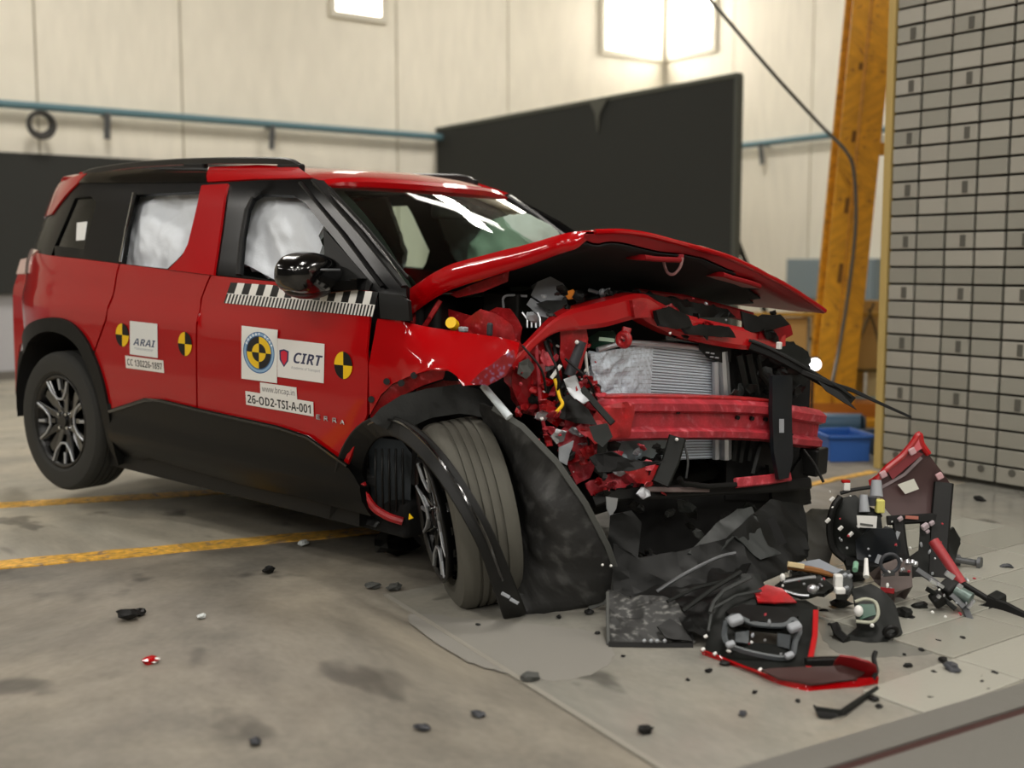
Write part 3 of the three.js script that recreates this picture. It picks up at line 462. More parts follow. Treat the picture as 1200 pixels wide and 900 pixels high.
// roof, its rails, windscreen
{
  const P = [], T = [], uv = [], nx = 22, nz = 16;
  const yr = (x) => 1.655 + .028 * Math.sin(clamp((x + .3) / 2.1, 0, 1) * 3.1416) - (x > 1.55 ? (x - 1.55) ** 2 * .9 : 0), xf = (t) => 1.755 - .085 * t * t;
  for (let i = 0; i <= nx; i++) for (let j = 0; j <= nz; j++) { const t = j / nz * 2 - 1, x = -.36 + (xf(t) + .36) * i / nx, hw = .655 - .02 * smooth(.9, 1.8, x); P.push(V(x, yr(x) + .035 * (1 - t * t) - .02 * Math.abs(t) ** 6, t * hw)); uv.push([x, t]); }
  for (let i = 0; i < nx; i++) for (let j = 0; j < nz; j++) { const a = i * (nz + 1) + j; T.push([a, a + 1, a + nz + 1], [a + 1, a + nz + 2, a + nz + 1]); }
  part('roof', solid(P, T, uv, .02), M.red);
  const hd = []; for (let j = 0; j <= 16; j++) { const t = j / 8 - 1; const x = xf(t) + .006; hd.push(V(x, yr(xf(t)) + .035 * (1 - t * t) - .02 * Math.abs(t) ** 6 - .016, t * .64)); }
  part('roof_header', sweep(hd, [[-.03, -.022], [.012, -.026], [.018, .0], [-.01, .018], [-.04, .012]].map(([a, b]) => [-a, b])), M.red, 'rounded front edge of the roof');
  for (const s of [1, -1]) {
    const q = [[100, 204], [112, 199.5], [150, 193.5], [200, 189.5], [260, 187.5], [320, 187.5], [340, 189], [350, 194]].map(([x, y]) => { const p = LZ(x, y, .605); p.z *= s; return p; });
    const rail = part('roof_rail', sweep(spline(q, 30), [[-.016, -.018], [.016, -.018], [.016, .006], [.008, .012], [-.008, .012], [-.016, .006]]), M.blackSatin);
    for (const k of [.08, .5, .86]) { const c = spline(q, 30)[Math.round(k * 30)]; part('rail_foot', put(rbox(.16, .05, .035, .01), c.x, c.y - .035, c.z), M.black, null, rail); }
  }
  const top = [], bot = []; for (let j = 0; j <= 12; j++) { const t = j / 6 - 1; top.push(V(xf(t) + .01, yr(xf(t)) + .035 * (1 - t * t) - .035, t * .645)); bot.push(V(2.47 - .19 * t * t, 1.19, t * .79)); }
  const N = 10, P2 = [], T2 = [], u2 = []; for (let i = 0; i <= N; i++) for (let j = 0; j <= 12; j++) { const k = i / N, p = top[j].clone().lerp(bot[j], k); p.y += .05 * k * (1 - k) * 4 * .5; p.x += .02 * 4 * k * (1 - k); P2.push(p); u2.push([j / 12, k]); }
  for (let i = 0; i < N; i++) for (let j = 0; j < 12; j++) { const a = i * 13 + j; T2.push([a, a + 1, a + 13], [a + 1, a + 14, a + 13]); }
  part('windscreen', single(P2, T2, u2), M.glass);
  // black printed border of the windscreen
  const ring = (k0, k1, j0, j1) => { const P = [], T = [], u = [], n = 16; for (let i = 0; i <= n; i++) for (const e of [0, 1]) { const kk = Array.isArray(k0) ? (e ? k1[0] + (k1[1] - k1[0]) * i / n : k0[0] + (k0[1] - k0[0]) * i / n) : (e ? k1 : k0), jj = Array.isArray(j0) ? (e ? j1[0] + (j1[1] - j1[0]) * i / n : j0[0] + (j0[1] - j0[0]) * i / n) : (e ? j1 : j0); const a = Math.min(11, Math.floor(jj)), f = jj - a, i0 = Math.min(N - 1, Math.floor(kk * N)), g = kk * N - i0; const A = P2[i0 * 13 + a].clone().lerp(P2[i0 * 13 + a + 1], f), B = P2[(i0 + 1) * 13 + a].clone().lerp(P2[(i0 + 1) * 13 + a + 1], f); P.push(A.lerp(B, g).add(V(-.012, -.008, 0))); u.push([i, e]); } for (let i = 0; i < n; i++) { const a = 2 * i; T.push([a, a + 1, a + 2], [a + 1, a + 3, a + 2]); } return solid(P, T, u, .002); };
  part('windscreen_border', ring([0, 1], [0, 1], [11.2, 11.4], [12, 12]), M.black); part('windscreen_border', ring([0, 1], [0, 1], [0, 0], [.5, .4]), M.black); part('windscreen_border', ring([0, 0], [.06, .06], [0, 12], [0, 12]), M.black);
  for (const s of [1, -1]) part('windscreen_pillar', sweep([0, .25, .5, .75, 1].map((k) => { const p = top[12].clone().lerp(bot[12], k).add(V(.01 * 4 * k * (1 - k), .025 * 4 * k * (1 - k), .02 + .015 * k)); p.z *= s; return p; }), rectProf(.06, .035, .01)), M.blackSatin);
  part('interior_mirror', put(rbox(.05, .07, .24, .02), 1.86, 1.52, .0), M.black);
}
const crumpledBag = (c, a, b, d) => { const g = new THREE.SphereGeometry(1, 40, 28), p = g.attributes.position; for (let i = 0; i < p.count; i++) { const v = V(p.getX(i), p.getY(i), p.getZ(i)), k = 1 + .12 * crumpleAt(v, 1.4, 4) + .05 * crumpleAt(v, 3.5, 7); p.setXYZ(i, c.x + v.x * a * k, c.y + v.y * b * k, c.z + v.z * d * k); } g.computeVertexNormals(); return g; };
// --- cabin: floor, dashboard, seats, airbags
{
  part('underbody', merge([put(rbox(2.75, .16, 1.55, .03), .98, .26, 0), put(rbox(.9, .3, 1.4, .05), -.02, .42, 0)]), M.dark);
  part('cabin_floor', put(rbox(2.5, .06, 1.6, .02), .95, .40, 0), M.interior);
  part('dashboard', merge([put(rbox(.42, .22, 1.5, .08, 4), 2.02, 1.03, 0), put(rbox(.2, .35, 1.5, .05), 2.2, .85, 0)]), M.interior); part('firewall', put(rbox(.03, .75, 1.5, .01), 2.36, .78, 0), M.dark);
  for (const z of [.38, -.38]) {
    const s = part('front_seat', merge([put(rbox(.52, .16, .5, .06, 4), 1.28, .62, z), put(rbox(.14, .62, .48, .06, 4), 1.0, .92, z, 0, 0, .22)]), M.interior); part('headrest', put(rbox(.1, .18, .27, .05, 4), .9, 1.33, z, 0, 0, .2), M.interior, null, s);
  }
  const rb = part('rear_bench', merge([put(rbox(.5, .16, 1.3, .06, 4), .35, .64, 0), put(rbox(.14, .6, 1.3, .06, 4), .05, .95, 0, 0, 0, .25)]), M.interior); for (const z of [.4, 0, -.4]) part('headrest', put(rbox(.1, .16, .25, .05, 4), -.06, 1.33, z, 0, 0, .2), M.interior, null, rb);
  const bag = (name, px, off, ctrl, sd, lbl) => both(name, sheet(px.map(([x, y]) => S(x, y, off)), { thick: .03, step: .016, amp: .036, freq: 4.2, sd, relax: 25, crease: .8, face: EC, ctrl: ctrl.map(([x, y, o]) => S(x, y, off + o)) }), M.airbag, lbl);
  bag('curtain_airbag', [[283, 308], [286, 270], [292, 240], [302, 222], [345, 222], [366, 243], [381, 264], [377, 278], [381, 290], [376, 306], [375, 338], [345, 338], [318, 326], [300, 316]], -.10, [[330, 260, .05], [350, 300, .04], [305, 280, -.03], [362, 262, .04]], 3, 'inflated white curtain airbag in the front door window');
  bag('curtain_airbag', [[140, 312], [150, 262], [158, 222], [242, 220], [232, 262], [222, 292], [206, 312], [196, 322]], -.10, [[180, 250, .05], [200, 285, .06], [165, 290, .04], [215, 245, -.03]], 8, 'inflated white curtain airbag in the rear door window');
  const sag = std(0x97a69b, .85); part('passenger_airbag', crumpledBag(LZ(608, 305, -.36), .2, .21, .27), sag, 'pale deflating front airbag'); part('steering_airbag', crumpledBag(V(1.62, 1.06, .36), .12, .17, .18), sag, 'pale driver airbag');
  part('steering_wheel', put(new THREE.TorusGeometry(.18, .016, 10, 32), 1.84, 1.06, .36, 0, Math.PI / 2, 0), M.black);
}
// --- sill and rear arch cladding
{
  const sill = [[127, 484], [170, 469], [190, 471], [235, 482], [325, 502], [361, 514], [407, 547], [425, 570], [432, 606], [397, 597], [355, 585], [280, 570], [220, 552], [172, 537], [139, 545]];
  both('sill_cladding', sidePanel(sill, { off: .004, thick: .05, step: .05, bulge: (x, y) => .02 * smooth(.46, .38, y) - .07 * smooth(.36, .2, y) }), M.sill, 'black plastic sill cladding');
  part('sill_edge', sweep([[128, 482], [170, 468.5], [190, 470], [235, 481], [325, 501], [361, 513], [407, 546]].map(([x, y]) => S(x, y, .012)), rectProf(.014, .018, .005)), M.gloss, 'gloss upper edge of the sill');
  part('sill_underside', merge([bar(V(.35, .24, .74), V(2.15, .27, .74), .2, .12), bar(V(.35, .24, -.74), V(2.15, .27, -.74), .2, .12)]), M.black);
  const arcIn = curve([[26, 470], [27, 430], [33, 401], [50, 389], [70, 391], [88, 404], [102, 430], [113, 460], [120, 492]]);
  both('wheel_arch_trim', sidePanel([...archRear, [139, 546], [126, 520], ...arcIn.slice().reverse(), [20, 466]], { off: .014, thick: .05, step: .04 }), M.plastic, 'black plastic rear wheel arch trim');
  for (const s of [0, 1]) part('wheel_housing', (() => { const g = new THREE.CylinderGeometry(.46, .46, .42, 28, 1, true, Math.PI / 2 - .2, Math.PI + .4); g.rotateX(Math.PI / 2); g.rotateZ(-Math.PI / 2); g.rotateZ(Math.PI / 2); return g.translate(0, .42, s ? -.68 : .68); })(), M.dark);
}
// --- door mirror
{
  const c = LZ(361, 321, 1.0), g = new THREE.SphereGeometry(1, 40, 26), p = g.attributes.position;
  for (let i = 0; i < p.count; i++) { let x = p.getX(i), y = p.getY(i), z = p.getZ(i); const sq = (v, e) => Math.sign(v) * Math.abs(v) ** e; x = sq(x, .7); y = sq(y, .75); z = sq(z, .8); if (x < -.45) x = -.45; const tp = 1 - .22 * (z < 0 ? -z : 0) - .1 * Math.max(0, z); const low = y < 0 ? 1 - .25 * Math.max(0, -z - .1) : 1; p.setXYZ(i, x * .10, y * .088 * tp * low, z * .158); }
  g.computeVertexNormals(); const m = part('door_mirror', put(g, c.x, c.y, c.z, 0, .16, -.04), M.gloss, 'gloss black door mirror');
  part('mirror_glass', put(rbox(.006, .11, .22, .003), c.x - .047, c.y, c.z + .01, 0, .16, 0), M.chrome, null, m);
  part('lower_shell', put(ball(V(0, 0, 0), .085, .045, .12), c.x, c.y - .055, c.z + .0, 0, .16, 0), M.blackSatin, null, m);
  part('indicator_strip', tube([V(c.x + .062, c.y + .028, c.z + .115), V(c.x + .098, c.y + .022, c.z + .03), V(c.x + .095, c.y + .02, c.z - .08)], .006), M.steel, null, m);
  const a = S(428, 333, .0), b = V(c.x + .0, c.y - .06, c.z - .12); part('mirror_arm', bar(a, b, .09, .045), M.gloss, null, m);
}
// --- stickers
function decal(q, w, h, draw, off = .004) {   // q: four photograph corners, clockwise from top left
  const cv = document.createElement('canvas'); cv.width = w; cv.height = h; const c = cv.getContext('2d'); draw(c, w, h); const t = new THREE.CanvasTexture(cv); t.colorSpace = THREE.SRGBColorSpace; t.anisotropy = 8;
  const n = 8, P = [], T = [], uv = []; for (let j = 0; j <= n; j++) for (let i = 0; i <= n; i++) { const s = i / n, r = j / n, x = (1 - r) * ((1 - s) * q[0][0] + s * q[1][0]) + r * ((1 - s) * q[3][0] + s * q[2][0]), y = (1 - r) * ((1 - s) * q[0][1] + s * q[1][1]) + r * ((1 - s) * q[3][1] + s * q[2][1]); const p = S(x, y); P.push(V(p.x, p.y, smoothZ(p.x, p.y) + off)); uv.push([s, 1 - r]); }
  for (let j = 0; j < n; j++) for (let i = 0; i < n; i++) { const a = j * (n + 1) + i; T.push([a, a + n + 1, a + 1], [a + 1, a + n + 1, a + n + 2]); }
  return { g: solid(P, T, uv, .001), m: std(0xffffff, .5, 0, { map: t }) };
}
const sticker = (parent, name, q, w, h, draw, label, off) => { const d = decal(q, w, h, draw, off); mesh(name, d.g, d.m, parent, label); };
sticker(frontDoor, 'measuring_tape', [[271, 331], [444, 342], [437, 371], [263, 355]], 1024, 160, (c, w, h) => {
  c.fillStyle = '#eceae4'; c.fillRect(0, 0, w, h); c.fillStyle = '#161616'; for (let i = 0; i < 11; i++) c.fillRect(i * w / 10.4, 0, w / 20.8, h * .52); for (let i = 0; i < 45; i++) c.fillRect(i * w / 44, h * .55, w / 92, h * .45);
}, 'black and white chequered measuring tape');
function roundel(parent, cx, cy, rx, ry, skew, label) {
  const P = [], n = 32, T = { y: [], k: [] }; const c = S(cx, cy); const pt = (a, r) => { const x = cx + Math.cos(a) * rx * r, y = cy + Math.sin(a) * ry * r + Math.cos(a) * skew * r; const p = S(x, y); return V(p.x, p.y, smoothZ(p.x, p.y) + .004); };
  const o = mesh('target_marker', new THREE.BufferGeometry(), M.yellow, parent, label); const mk = (qs) => { const P = [], T = [], uv = []; for (const q of qs) { const b = P.length; P.push(V(c.x, c.y, smoothZ(c.x, c.y) + .004)); uv.push([0, 0]); for (let i = 0; i <= 8; i++) { P.push(pt(q * Math.PI / 2 + i / 8 * Math.PI / 2, 1)); uv.push([i, 1]); if (i) T.push([b, b + i + 1, b + i]); } } return solid(P, T, uv, .001); };
  o.geometry = mk([0, 2]); mesh('black_quadrant', mk([1, 3]), M.black, o);
}
roundel(rearDoor, 144, 392.5, 7.6, 13.5, 1, 'yellow and black target marker'); roundel(rearDoor, 217.5, 403, 8, 14, 1, 'yellow and black target marker'); roundel(frontDoor, 403, 428, 10.5, 16, 1, 'yellow and black target marker');
sticker(rearDoor, 'institute_sticker', [[153, 376], [185, 379.5], [185.5, 419.5], [153, 415]], 256, 320, (c, w, h) => { c.fillStyle = '#e4e6e4'; c.fillRect(0, 0, w, h); c.fillStyle = '#8e939c'; c.font = 'italic 62px sans-serif'; c.textAlign = 'center'; c.fillText('एआरएआई', w / 2 + 8, 128, 190); c.fillStyle = '#3d4a66'; c.font = 'italic bold 92px sans-serif'; c.fillText('ARAI', w / 2, 226, 196); c.fillStyle = '#a9aeb4'; c.fillRect(40, 250, 176, 6); c.fillRect(60, 262, 146, 4); }, 'white square sticker reading ARAI');
sticker(rearDoor, 'number_sticker', [[147.5, 416.5], [192, 422.5], [193, 437], [148.5, 431]], 512, 160, (c, w, h) => { c.fillStyle = '#e4e0da'; c.fillRect(0, 0, w, h); c.fillStyle = '#1c1c1c'; c.font = 'bold 118px sans-serif'; c.textAlign = 'center'; c.textBaseline = 'middle'; c.fillText('CC 130226-1897', w / 2, h / 2, w - 36); }, 'white strip reading CC 130226-1897');
sticker(frontDoor, 'programme_sticker', [[284, 381.5], [326, 386.5], [325.5, 449], [284, 443.5]], 320, 460, (c, w, h) => {
  c.fillStyle = '#e9e9e4'; c.fillRect(0, 0, w, h); const x = w * .49, y = h * .47; c.save(); c.translate(x, y); c.scale(1, 1.28);
  const disc = (r, f) => { c.fillStyle = f; c.beginPath(); c.arc(0, 0, r, 0, 7); c.fill(); }; disc(140, '#2f5d93'); disc(133, '#8fb2cf'); disc(116, '#2f5d93'); disc(108, '#f0c51c');
  const quad = (r, a, f) => { c.fillStyle = f; c.beginPath(); c.moveTo(0, 0); c.arc(0, 0, r, a, a + Math.PI / 2); c.fill(); }; quad(108, 0, '#16161a'); quad(108, Math.PI, '#16161a'); disc(62, '#f0c51c'); quad(62, -Math.PI / 2, '#16161a'); quad(62, Math.PI / 2, '#16161a');
  c.fillStyle = '#ffffff'; c.font = 'bold 27px sans-serif'; c.textAlign = 'center'; const s = 'BHARAT NCAP'; for (let i = 0; i < s.length; i++) { const a = (i - (s.length - 1) / 2) * .22; c.save(); c.rotate(a); c.fillText(s[i], 0, -115); c.restore(); } c.restore();
}, 'white sticker with a blue-ringed black and yellow target emblem', .005);
sticker(frontDoor, 'institute_sticker', [[326, 396.5], [381, 403], [380, 449], [326, 441.5]], 512, 400, (c, w, h) => {
  c.fillStyle = '#e9e7e3'; c.fillRect(0, 0, w, h); c.fillStyle = '#2b2f5e'; c.beginPath(); c.moveTo(20, 120); c.lineTo(72, 104); c.lineTo(124, 120); c.lineTo(120, 220); c.lineTo(72, 290); c.lineTo(24, 220); c.fill(); c.fillStyle = '#d3203c'; c.beginPath(); c.moveTo(36, 134); c.lineTo(72, 118); c.lineTo(108, 134); c.lineTo(104, 214); c.lineTo(72, 270); c.lineTo(40, 214); c.fill();
  c.fillStyle = '#2d3152'; c.font = 'italic bold 152px sans-serif'; c.fillText('CIRT', 158, 232, 316); c.fillStyle = '#8d9098'; c.font = '38px sans-serif'; c.fillText('Academic of Transport', 152, 296, 320);
}, 'white sticker with a red shield reading CIRT');
sticker(frontDoor, 'web_sticker', [[305.5, 448], [348, 454], [349, 468], [306, 462]], 512, 150, (c, w, h) => { c.fillStyle = '#e6e4df'; c.fillRect(0, 0, w, h); c.fillStyle = '#3c3c40'; c.font = '96px sans-serif'; c.textAlign = 'center'; c.textBaseline = 'middle'; c.fillText('www.bncap.in', w / 2, h / 2, w - 50); }, 'small white strip reading www.bncap.in');
sticker(frontDoor, 'number_sticker', [[288.5, 458], [368, 471], [368.5, 488], [289.5, 474]], 700, 150, (c, w, h) => { c.fillStyle = '#e6e4df'; c.fillRect(0, 0, w, h); c.fillStyle = '#191919'; c.font = 'bold 126px sans-serif'; c.textAlign = 'center'; c.textBaseline = 'middle'; c.fillText('26-OD2-TSI-A-001', w / 2, h / 2 + 6, w - 30); }, 'white strip reading 26-OD2-TSI-A-001', .005);
{ // peeled metal letters left of the wheel arch
  const B = (px, py, ch) => { const s = 4, e = { E: [[[0, 0], [0, 1]], [[0, 0], [1, 0]], [[0, .5], [.8, .5]], [[0, 1], [1, 1]]], R: [[[0, 0], [0, 1]], [[0, 0], [.8, 0]], [[.8, 0], [.8, .5]], [[.8, .5], [0, .5]], [[.4, .5], [1, 1]]], A: [[[.5, 0], [0, 1]], [[.5, 0], [1, 1]], [[.2, .6], [.8, .6]]] }[ch]; mesh('badge_letter', merge(e.map(([a, b]) => bar(S(px + a[0] * s, py + a[1] * s * 1.2 + a[0] * .6, .005), S(px + b[0] * s, py + b[1] * s * 1.2 + b[0] * .6, .005), .004, .004, V(0, 0, 1), .001))), M.silver, frontDoor); };
  [['E', 371, 486], ['R', 380, 488], ['R', 390, 490], ['A', 399, 492]].forEach(([ch, x, y]) => B(x, y, ch));
}
// --- wheels
function makeWheel(name, label) {
  const w = new THREE.Group(); w.name = name; if (label) w.userData.label = label;
  const R = .365, pr = [[.243, -.10], [.262, -.115], [.31, -.121], [.345, -.113], [.359, -.098], [.364, -.082]];
  const gr = [-.05, -.0165, .0165, .05]; for (const c of gr) pr.push([.365, c - .006], [.357, c - .0045], [.357, c + .0045], [.365, c + .006]);
  pr.push([.364, .082], [.359, .098], [.345, .113], [.31, .121], [.262, .115], [.243, .10]);
  const tg = new THREE.LatheGeometry(pr.map((p) => new THREE.Vector2(p[0], p[1])), 72); tg.rotateX(Math.PI / 2); mesh('tyre', toCreasedNormals(tg, .5), M.rubber, w);
  const rg = new THREE.LatheGeometry([[.225, -.105], [.245, -.105], [.245, -.09], [.215, -.07], [.205, 0], [.215, .06], [.238, .088], [.247, .104], [.235, .108], [.224, .094]].map((p) => new THREE.Vector2(p[0], p[1])), 56); rg.rotateX(Math.PI / 2); mesh('rim', rg, M.blackSatin, w);
  mesh('brake_disc', put(new THREE.CylinderGeometry(.15, .15, .025, 40), 0, 0, -.01, Math.PI / 2, 0, 0), M.blackMatte, w);
  mesh('rim_back', put(new THREE.CylinderGeometry(.215, .215, .01, 40), 0, 0, -.06, Math.PI / 2, 0, 0), M.dark, w);
  mesh('hub', merge([put(new THREE.CylinderGeometry(.07, .085, .07, 28), 0, 0, .045, Math.PI / 2, 0, 0), put(new THREE.CylinderGeometry(.032, .034, .012, 24), 0, 0, .085, Math.PI / 2, 0, 0)]), M.blackSatin, w);
  for (let i = 0; i < 4; i++) {
    const a0 = i * Math.PI / 2 + Math.PI / 2, Q = (a, r, z) => V(Math.cos(a0 + a) * r, Math.sin(a0 + a) * r, z);
    mesh('spoke', merge([bar(Q(-.5, .05, .06), Q(-.40, .225, .082), .034, .04, V(0, 0, 1)), bar(Q(.5, .05, .06), Q(.40, .225, .082), .034, .04, V(0, 0, 1)), bar(Q(0, .05, .05), Q(0, .225, .07), .03, .03, V(0, 0, 1)), bar(Q(.785, .05, .05), Q(.785, .225, .066), .05, .03, V(0, 0, 1))]), M.gloss, w);
    const st = [Q(-.43, .228, .102), Q(-.40, .165, .098), Q(-.2, .118, .092), Q(.2, .118, .092), Q(.40, .165, .098), Q(.43, .228, .102)];
    mesh('spoke_trim', merge([...st.slice(1).map((p, k) => bar(st[k], p, .011, .012, V(0, 0, 1))), bar(Q(0, .222, .092), Q(0, .165, .088), .016, .012, V(0, 0, 1))]), M.alu, w);
    mesh('wheel_nut', put(new THREE.CylinderGeometry(.009, .01, .02, 6), Math.cos(a0 + .785) * .05, Math.sin(a0 + .785) * .05, .082, Math.PI / 2, 0, 0), M.chrome, w);
  }
  return w;
}
{
  const w = makeWheel('rear_wheel'); w.position.set(0, .365, .80); w.rotation.z = .12; car.add(w);
  const o = w.clone(); o.position.z = -.80; o.rotation.y = Math.PI; car.add(o);
  const f2 = w.clone(); f2.name = 'front_wheel'; f2.position.set(2.73, .33, -.78); f2.rotation.y = Math.PI; car.add(f2);
  // near front wheel: torn off its knuckle, turned and leaning, the tyre off its bead
  const f = makeWheel('front_wheel', 'bent front wheel turned outwards with its tyre pushed off the rim'); car.add(f);
  const ax = V(-.95, -.15, .27).normalize(), fwd = V(.27, 0, .95).normalize(), up = ax.clone().cross(fwd).negate().normalize(); fwd.crossVectors(up, ax).normalize();
  const m = new THREE.Matrix4().makeBasis(fwd, up, ax); m.setPosition(at(548, 600, 4.33)); m.premultiply(CI); m.decompose(f.position, f.quaternion, f.scale);
  for (const c of f.children) if (c.name !== 'tyre') c.position.z += .045;
  f.children.find((c) => c.name === 'tyre').material = std(0x55534b, .85, 0, { bumpMap: grit, bumpScale: .002 });
}

// ------------------------------------------------------------------ the crushed front end (children of the car)
const FN = V(.536, 0, .844);                                    // the radiator plane, knocked round towards the near side
const F = (px, py, off = 0) => cl(onPlane(px, py, FN, -3.55 + off));
const FV = (off) => ([x, y, d = 0]) => F(x, y, off + d);
const DV = ([x, y, d]) => LD(x, y, d);
const TOC = { face: EC };
const toCam = (pts) => pts.map((p) => EC.clone().sub(p).normalize());
const strap = (pts, w, h, o = {}) => sweep(pts, rectProf(w, h, Math.min(w, h) * .25), V(0, 1, 0), { ups: toCam(pts), ...o });   // flat strip, broad side to the viewer's side of the car
const crush = (name, pts, m, o = {}, label) => part(name, sheet(pts, { ...TOC, step: .025, crease: .5, ...o }), m, label);

// --- bonnet: buckled sheet, near front corner thrown up
{
  const rows = [   // near edge to far edge; each row rear to front
    [V(2.28, 1.185, .745), LZ(520, 314, .75), LZ(570, 299, .75), LZ(620, 286, .75), LZ(664, 274.5, .74), LZ(688, 271.5, .68)],
    [V(2.33, 1.215, .62), V(2.52, 1.275, .61), V(2.72, 1.345, .6), V(2.92, 1.415, .58), LZ(704, 270.5, .60), LZ(736, 271.5, .50)],
    [V(2.42, 1.225, .3), V(2.58, 1.265, .3), V(2.76, 1.315, .28), V(2.93, 1.365, .25), LZ(770, 279, .30), LZ(800, 286, .20)],
    [V(2.46, 1.225, 0), V(2.62, 1.25, 0), V(2.80, 1.275, -.02), V(2.97, 1.305, -.05), LZ(830, 293, -.02), LZ(858, 303, -.12)],
    [V(2.42, 1.215, -.35), V(2.6, 1.225, -.36), V(2.80, 1.235, -.38), V(3.0, 1.25, -.40), LZ(893, 322, -.38), LZ(918, 333, -.46)],
    [V(2.28, 1.18, -.745), V(2.5, 1.175, -.76), V(2.75, 1.165, -.77), V(3.0, 1.155, -.77), V(3.26, 1.15, -.765), LZ(966, 364, -.74)]];
  const cols = rows.map((r) => new THREE.CatmullRomCurve3(r, false, 'centripetal').getPoints(24));
  const P = [], T = [], uv = [], nu = 24, nv = 30; for (let i = 0; i <= nu; i++) { const c = new THREE.CatmullRomCurve3(cols.map((r) => r[i]), false, 'centripetal').getPoints(nv); c.forEach((p, j) => { p.y += .006 * crumpleAt(p, 5, 3) * smooth(0, .3, i / nu); P.push(p); uv.push([i / nu, j / nv]); }); }
  for (let i = 0; i < nu; i++) for (let j = 0; j < nv; j++) { const a = i * (nv + 1) + j; T.push([a, a + 1, a + nv + 1], [a + 1, a + nv + 2, a + nv + 1]); }
  let up = normalsOf(P, T)[200].y > 0; const TT = up ? T : T.map(([a, b, c]) => [a, c, b]);
  const hood = part('bonnet', solid(P, TT, uv, .004), M.red, 'buckled red bonnet');
  // folded near flange
  const at2 = (i, j) => P[Math.round(i) * (nv + 1) + j], fl = []; for (let i = 0; i <= nu; i++) fl.push(at2(i, 0).clone());
  { const Q = [], TQ = [], q = []; fl.forEach((p, i) => { const t = i / nu, h = .112 * (1 - .5 * t) * (t > .9 ? 1 - (t - .9) * 4 : 1); for (const [k, dz] of [[0, 0], [.35, .022], [.8, .03], [1, .012]]) { Q.push(V(p.x + .01 * k, p.y - h * k, p.z + dz)); q.push([t, k]); } }); for (let i = 0; i < nu; i++) for (let j = 0; j < 3; j++) { const a = i * 4 + j; TQ.push([a, a + 1, a + 4], [a + 1, a + 5, a + 4]); } mesh('side_flange', solid(Q, TQ, q, .006), M.red, hood); }
  const PI = P.map((p, k) => { const i = Math.floor(k / (nv + 1)) / nu, j = (k % (nv + 1)) / nv, e = Math.min(1, 6 * Math.min(j, 1 - j), 6 * Math.min(i, 1 - i)); return V(p.x, p.y - .012 - .045 * e - .008 * Math.sin(j * 22) * e, p.z); });
  const edgeT = [], midT = []; TT.forEach((t, n) => { const q = n >> 1, i = Math.floor(q / nv), j = q % nv; (i < 3 || i > nu - 4 - Math.round(5 * smooth(.55, 1, j / nv)) || j < 2 || j > nv - 4 ? edgeT : midT).push(t); });
  mesh('inner_frame', solid(PI, edgeT, uv, .004), M.redDeep, hood, 'dark red underside rim'); mesh('insulation_pad', solid(PI.map((p) => V(p.x, p.y - .008, p.z)), midT, uv, .006), M.blackMatte, hood, 'black felt pad');
  const fe = []; for (let j = 1; j <= nv; j++) fe.push(at2(nu, j).clone().add(V(.004, -.004, 0))); mesh('front_lip', sweep(fe, rectProf(.018, .02, .006)), M.red, hood);
  for (const [a, b] of [[.34, .46], [.62, .78]]) { const n = []; for (let t = 0; t <= 6; t++) { const j = Math.round((a + (b - a) * t / 6) * nv); n.push(PI[(nu - 5) * (nv + 1) + j].clone().add(V(0, -.02, 0))); } mesh('stiffener', sweep(n, rectProf(.10, .02, .006)), M.redDeep, hood); }
  const st = [[777, 301], [779, 312], [783, 320], [790, 321], [797, 313], [800, 302]].map(([x, y]) => LZ(x, y, .20)); mesh('striker', tube(st, .006, 24), std(0xb58a8a, .4, .4), hood, 'looped latch striker');
  mesh('striker_plate', strap([LZ(776, 301, .21), LZ(801, 301, .19)], .02, .008), M.redDusty, hood);
  crush('hinge_panel', [[528, 345], [560, 331], [596, 318], [594, 330], [566, 342], [536, 349]].map(([x, y]) => LZ(x, y, .70)), M.redInner, { amp: .006 });
}
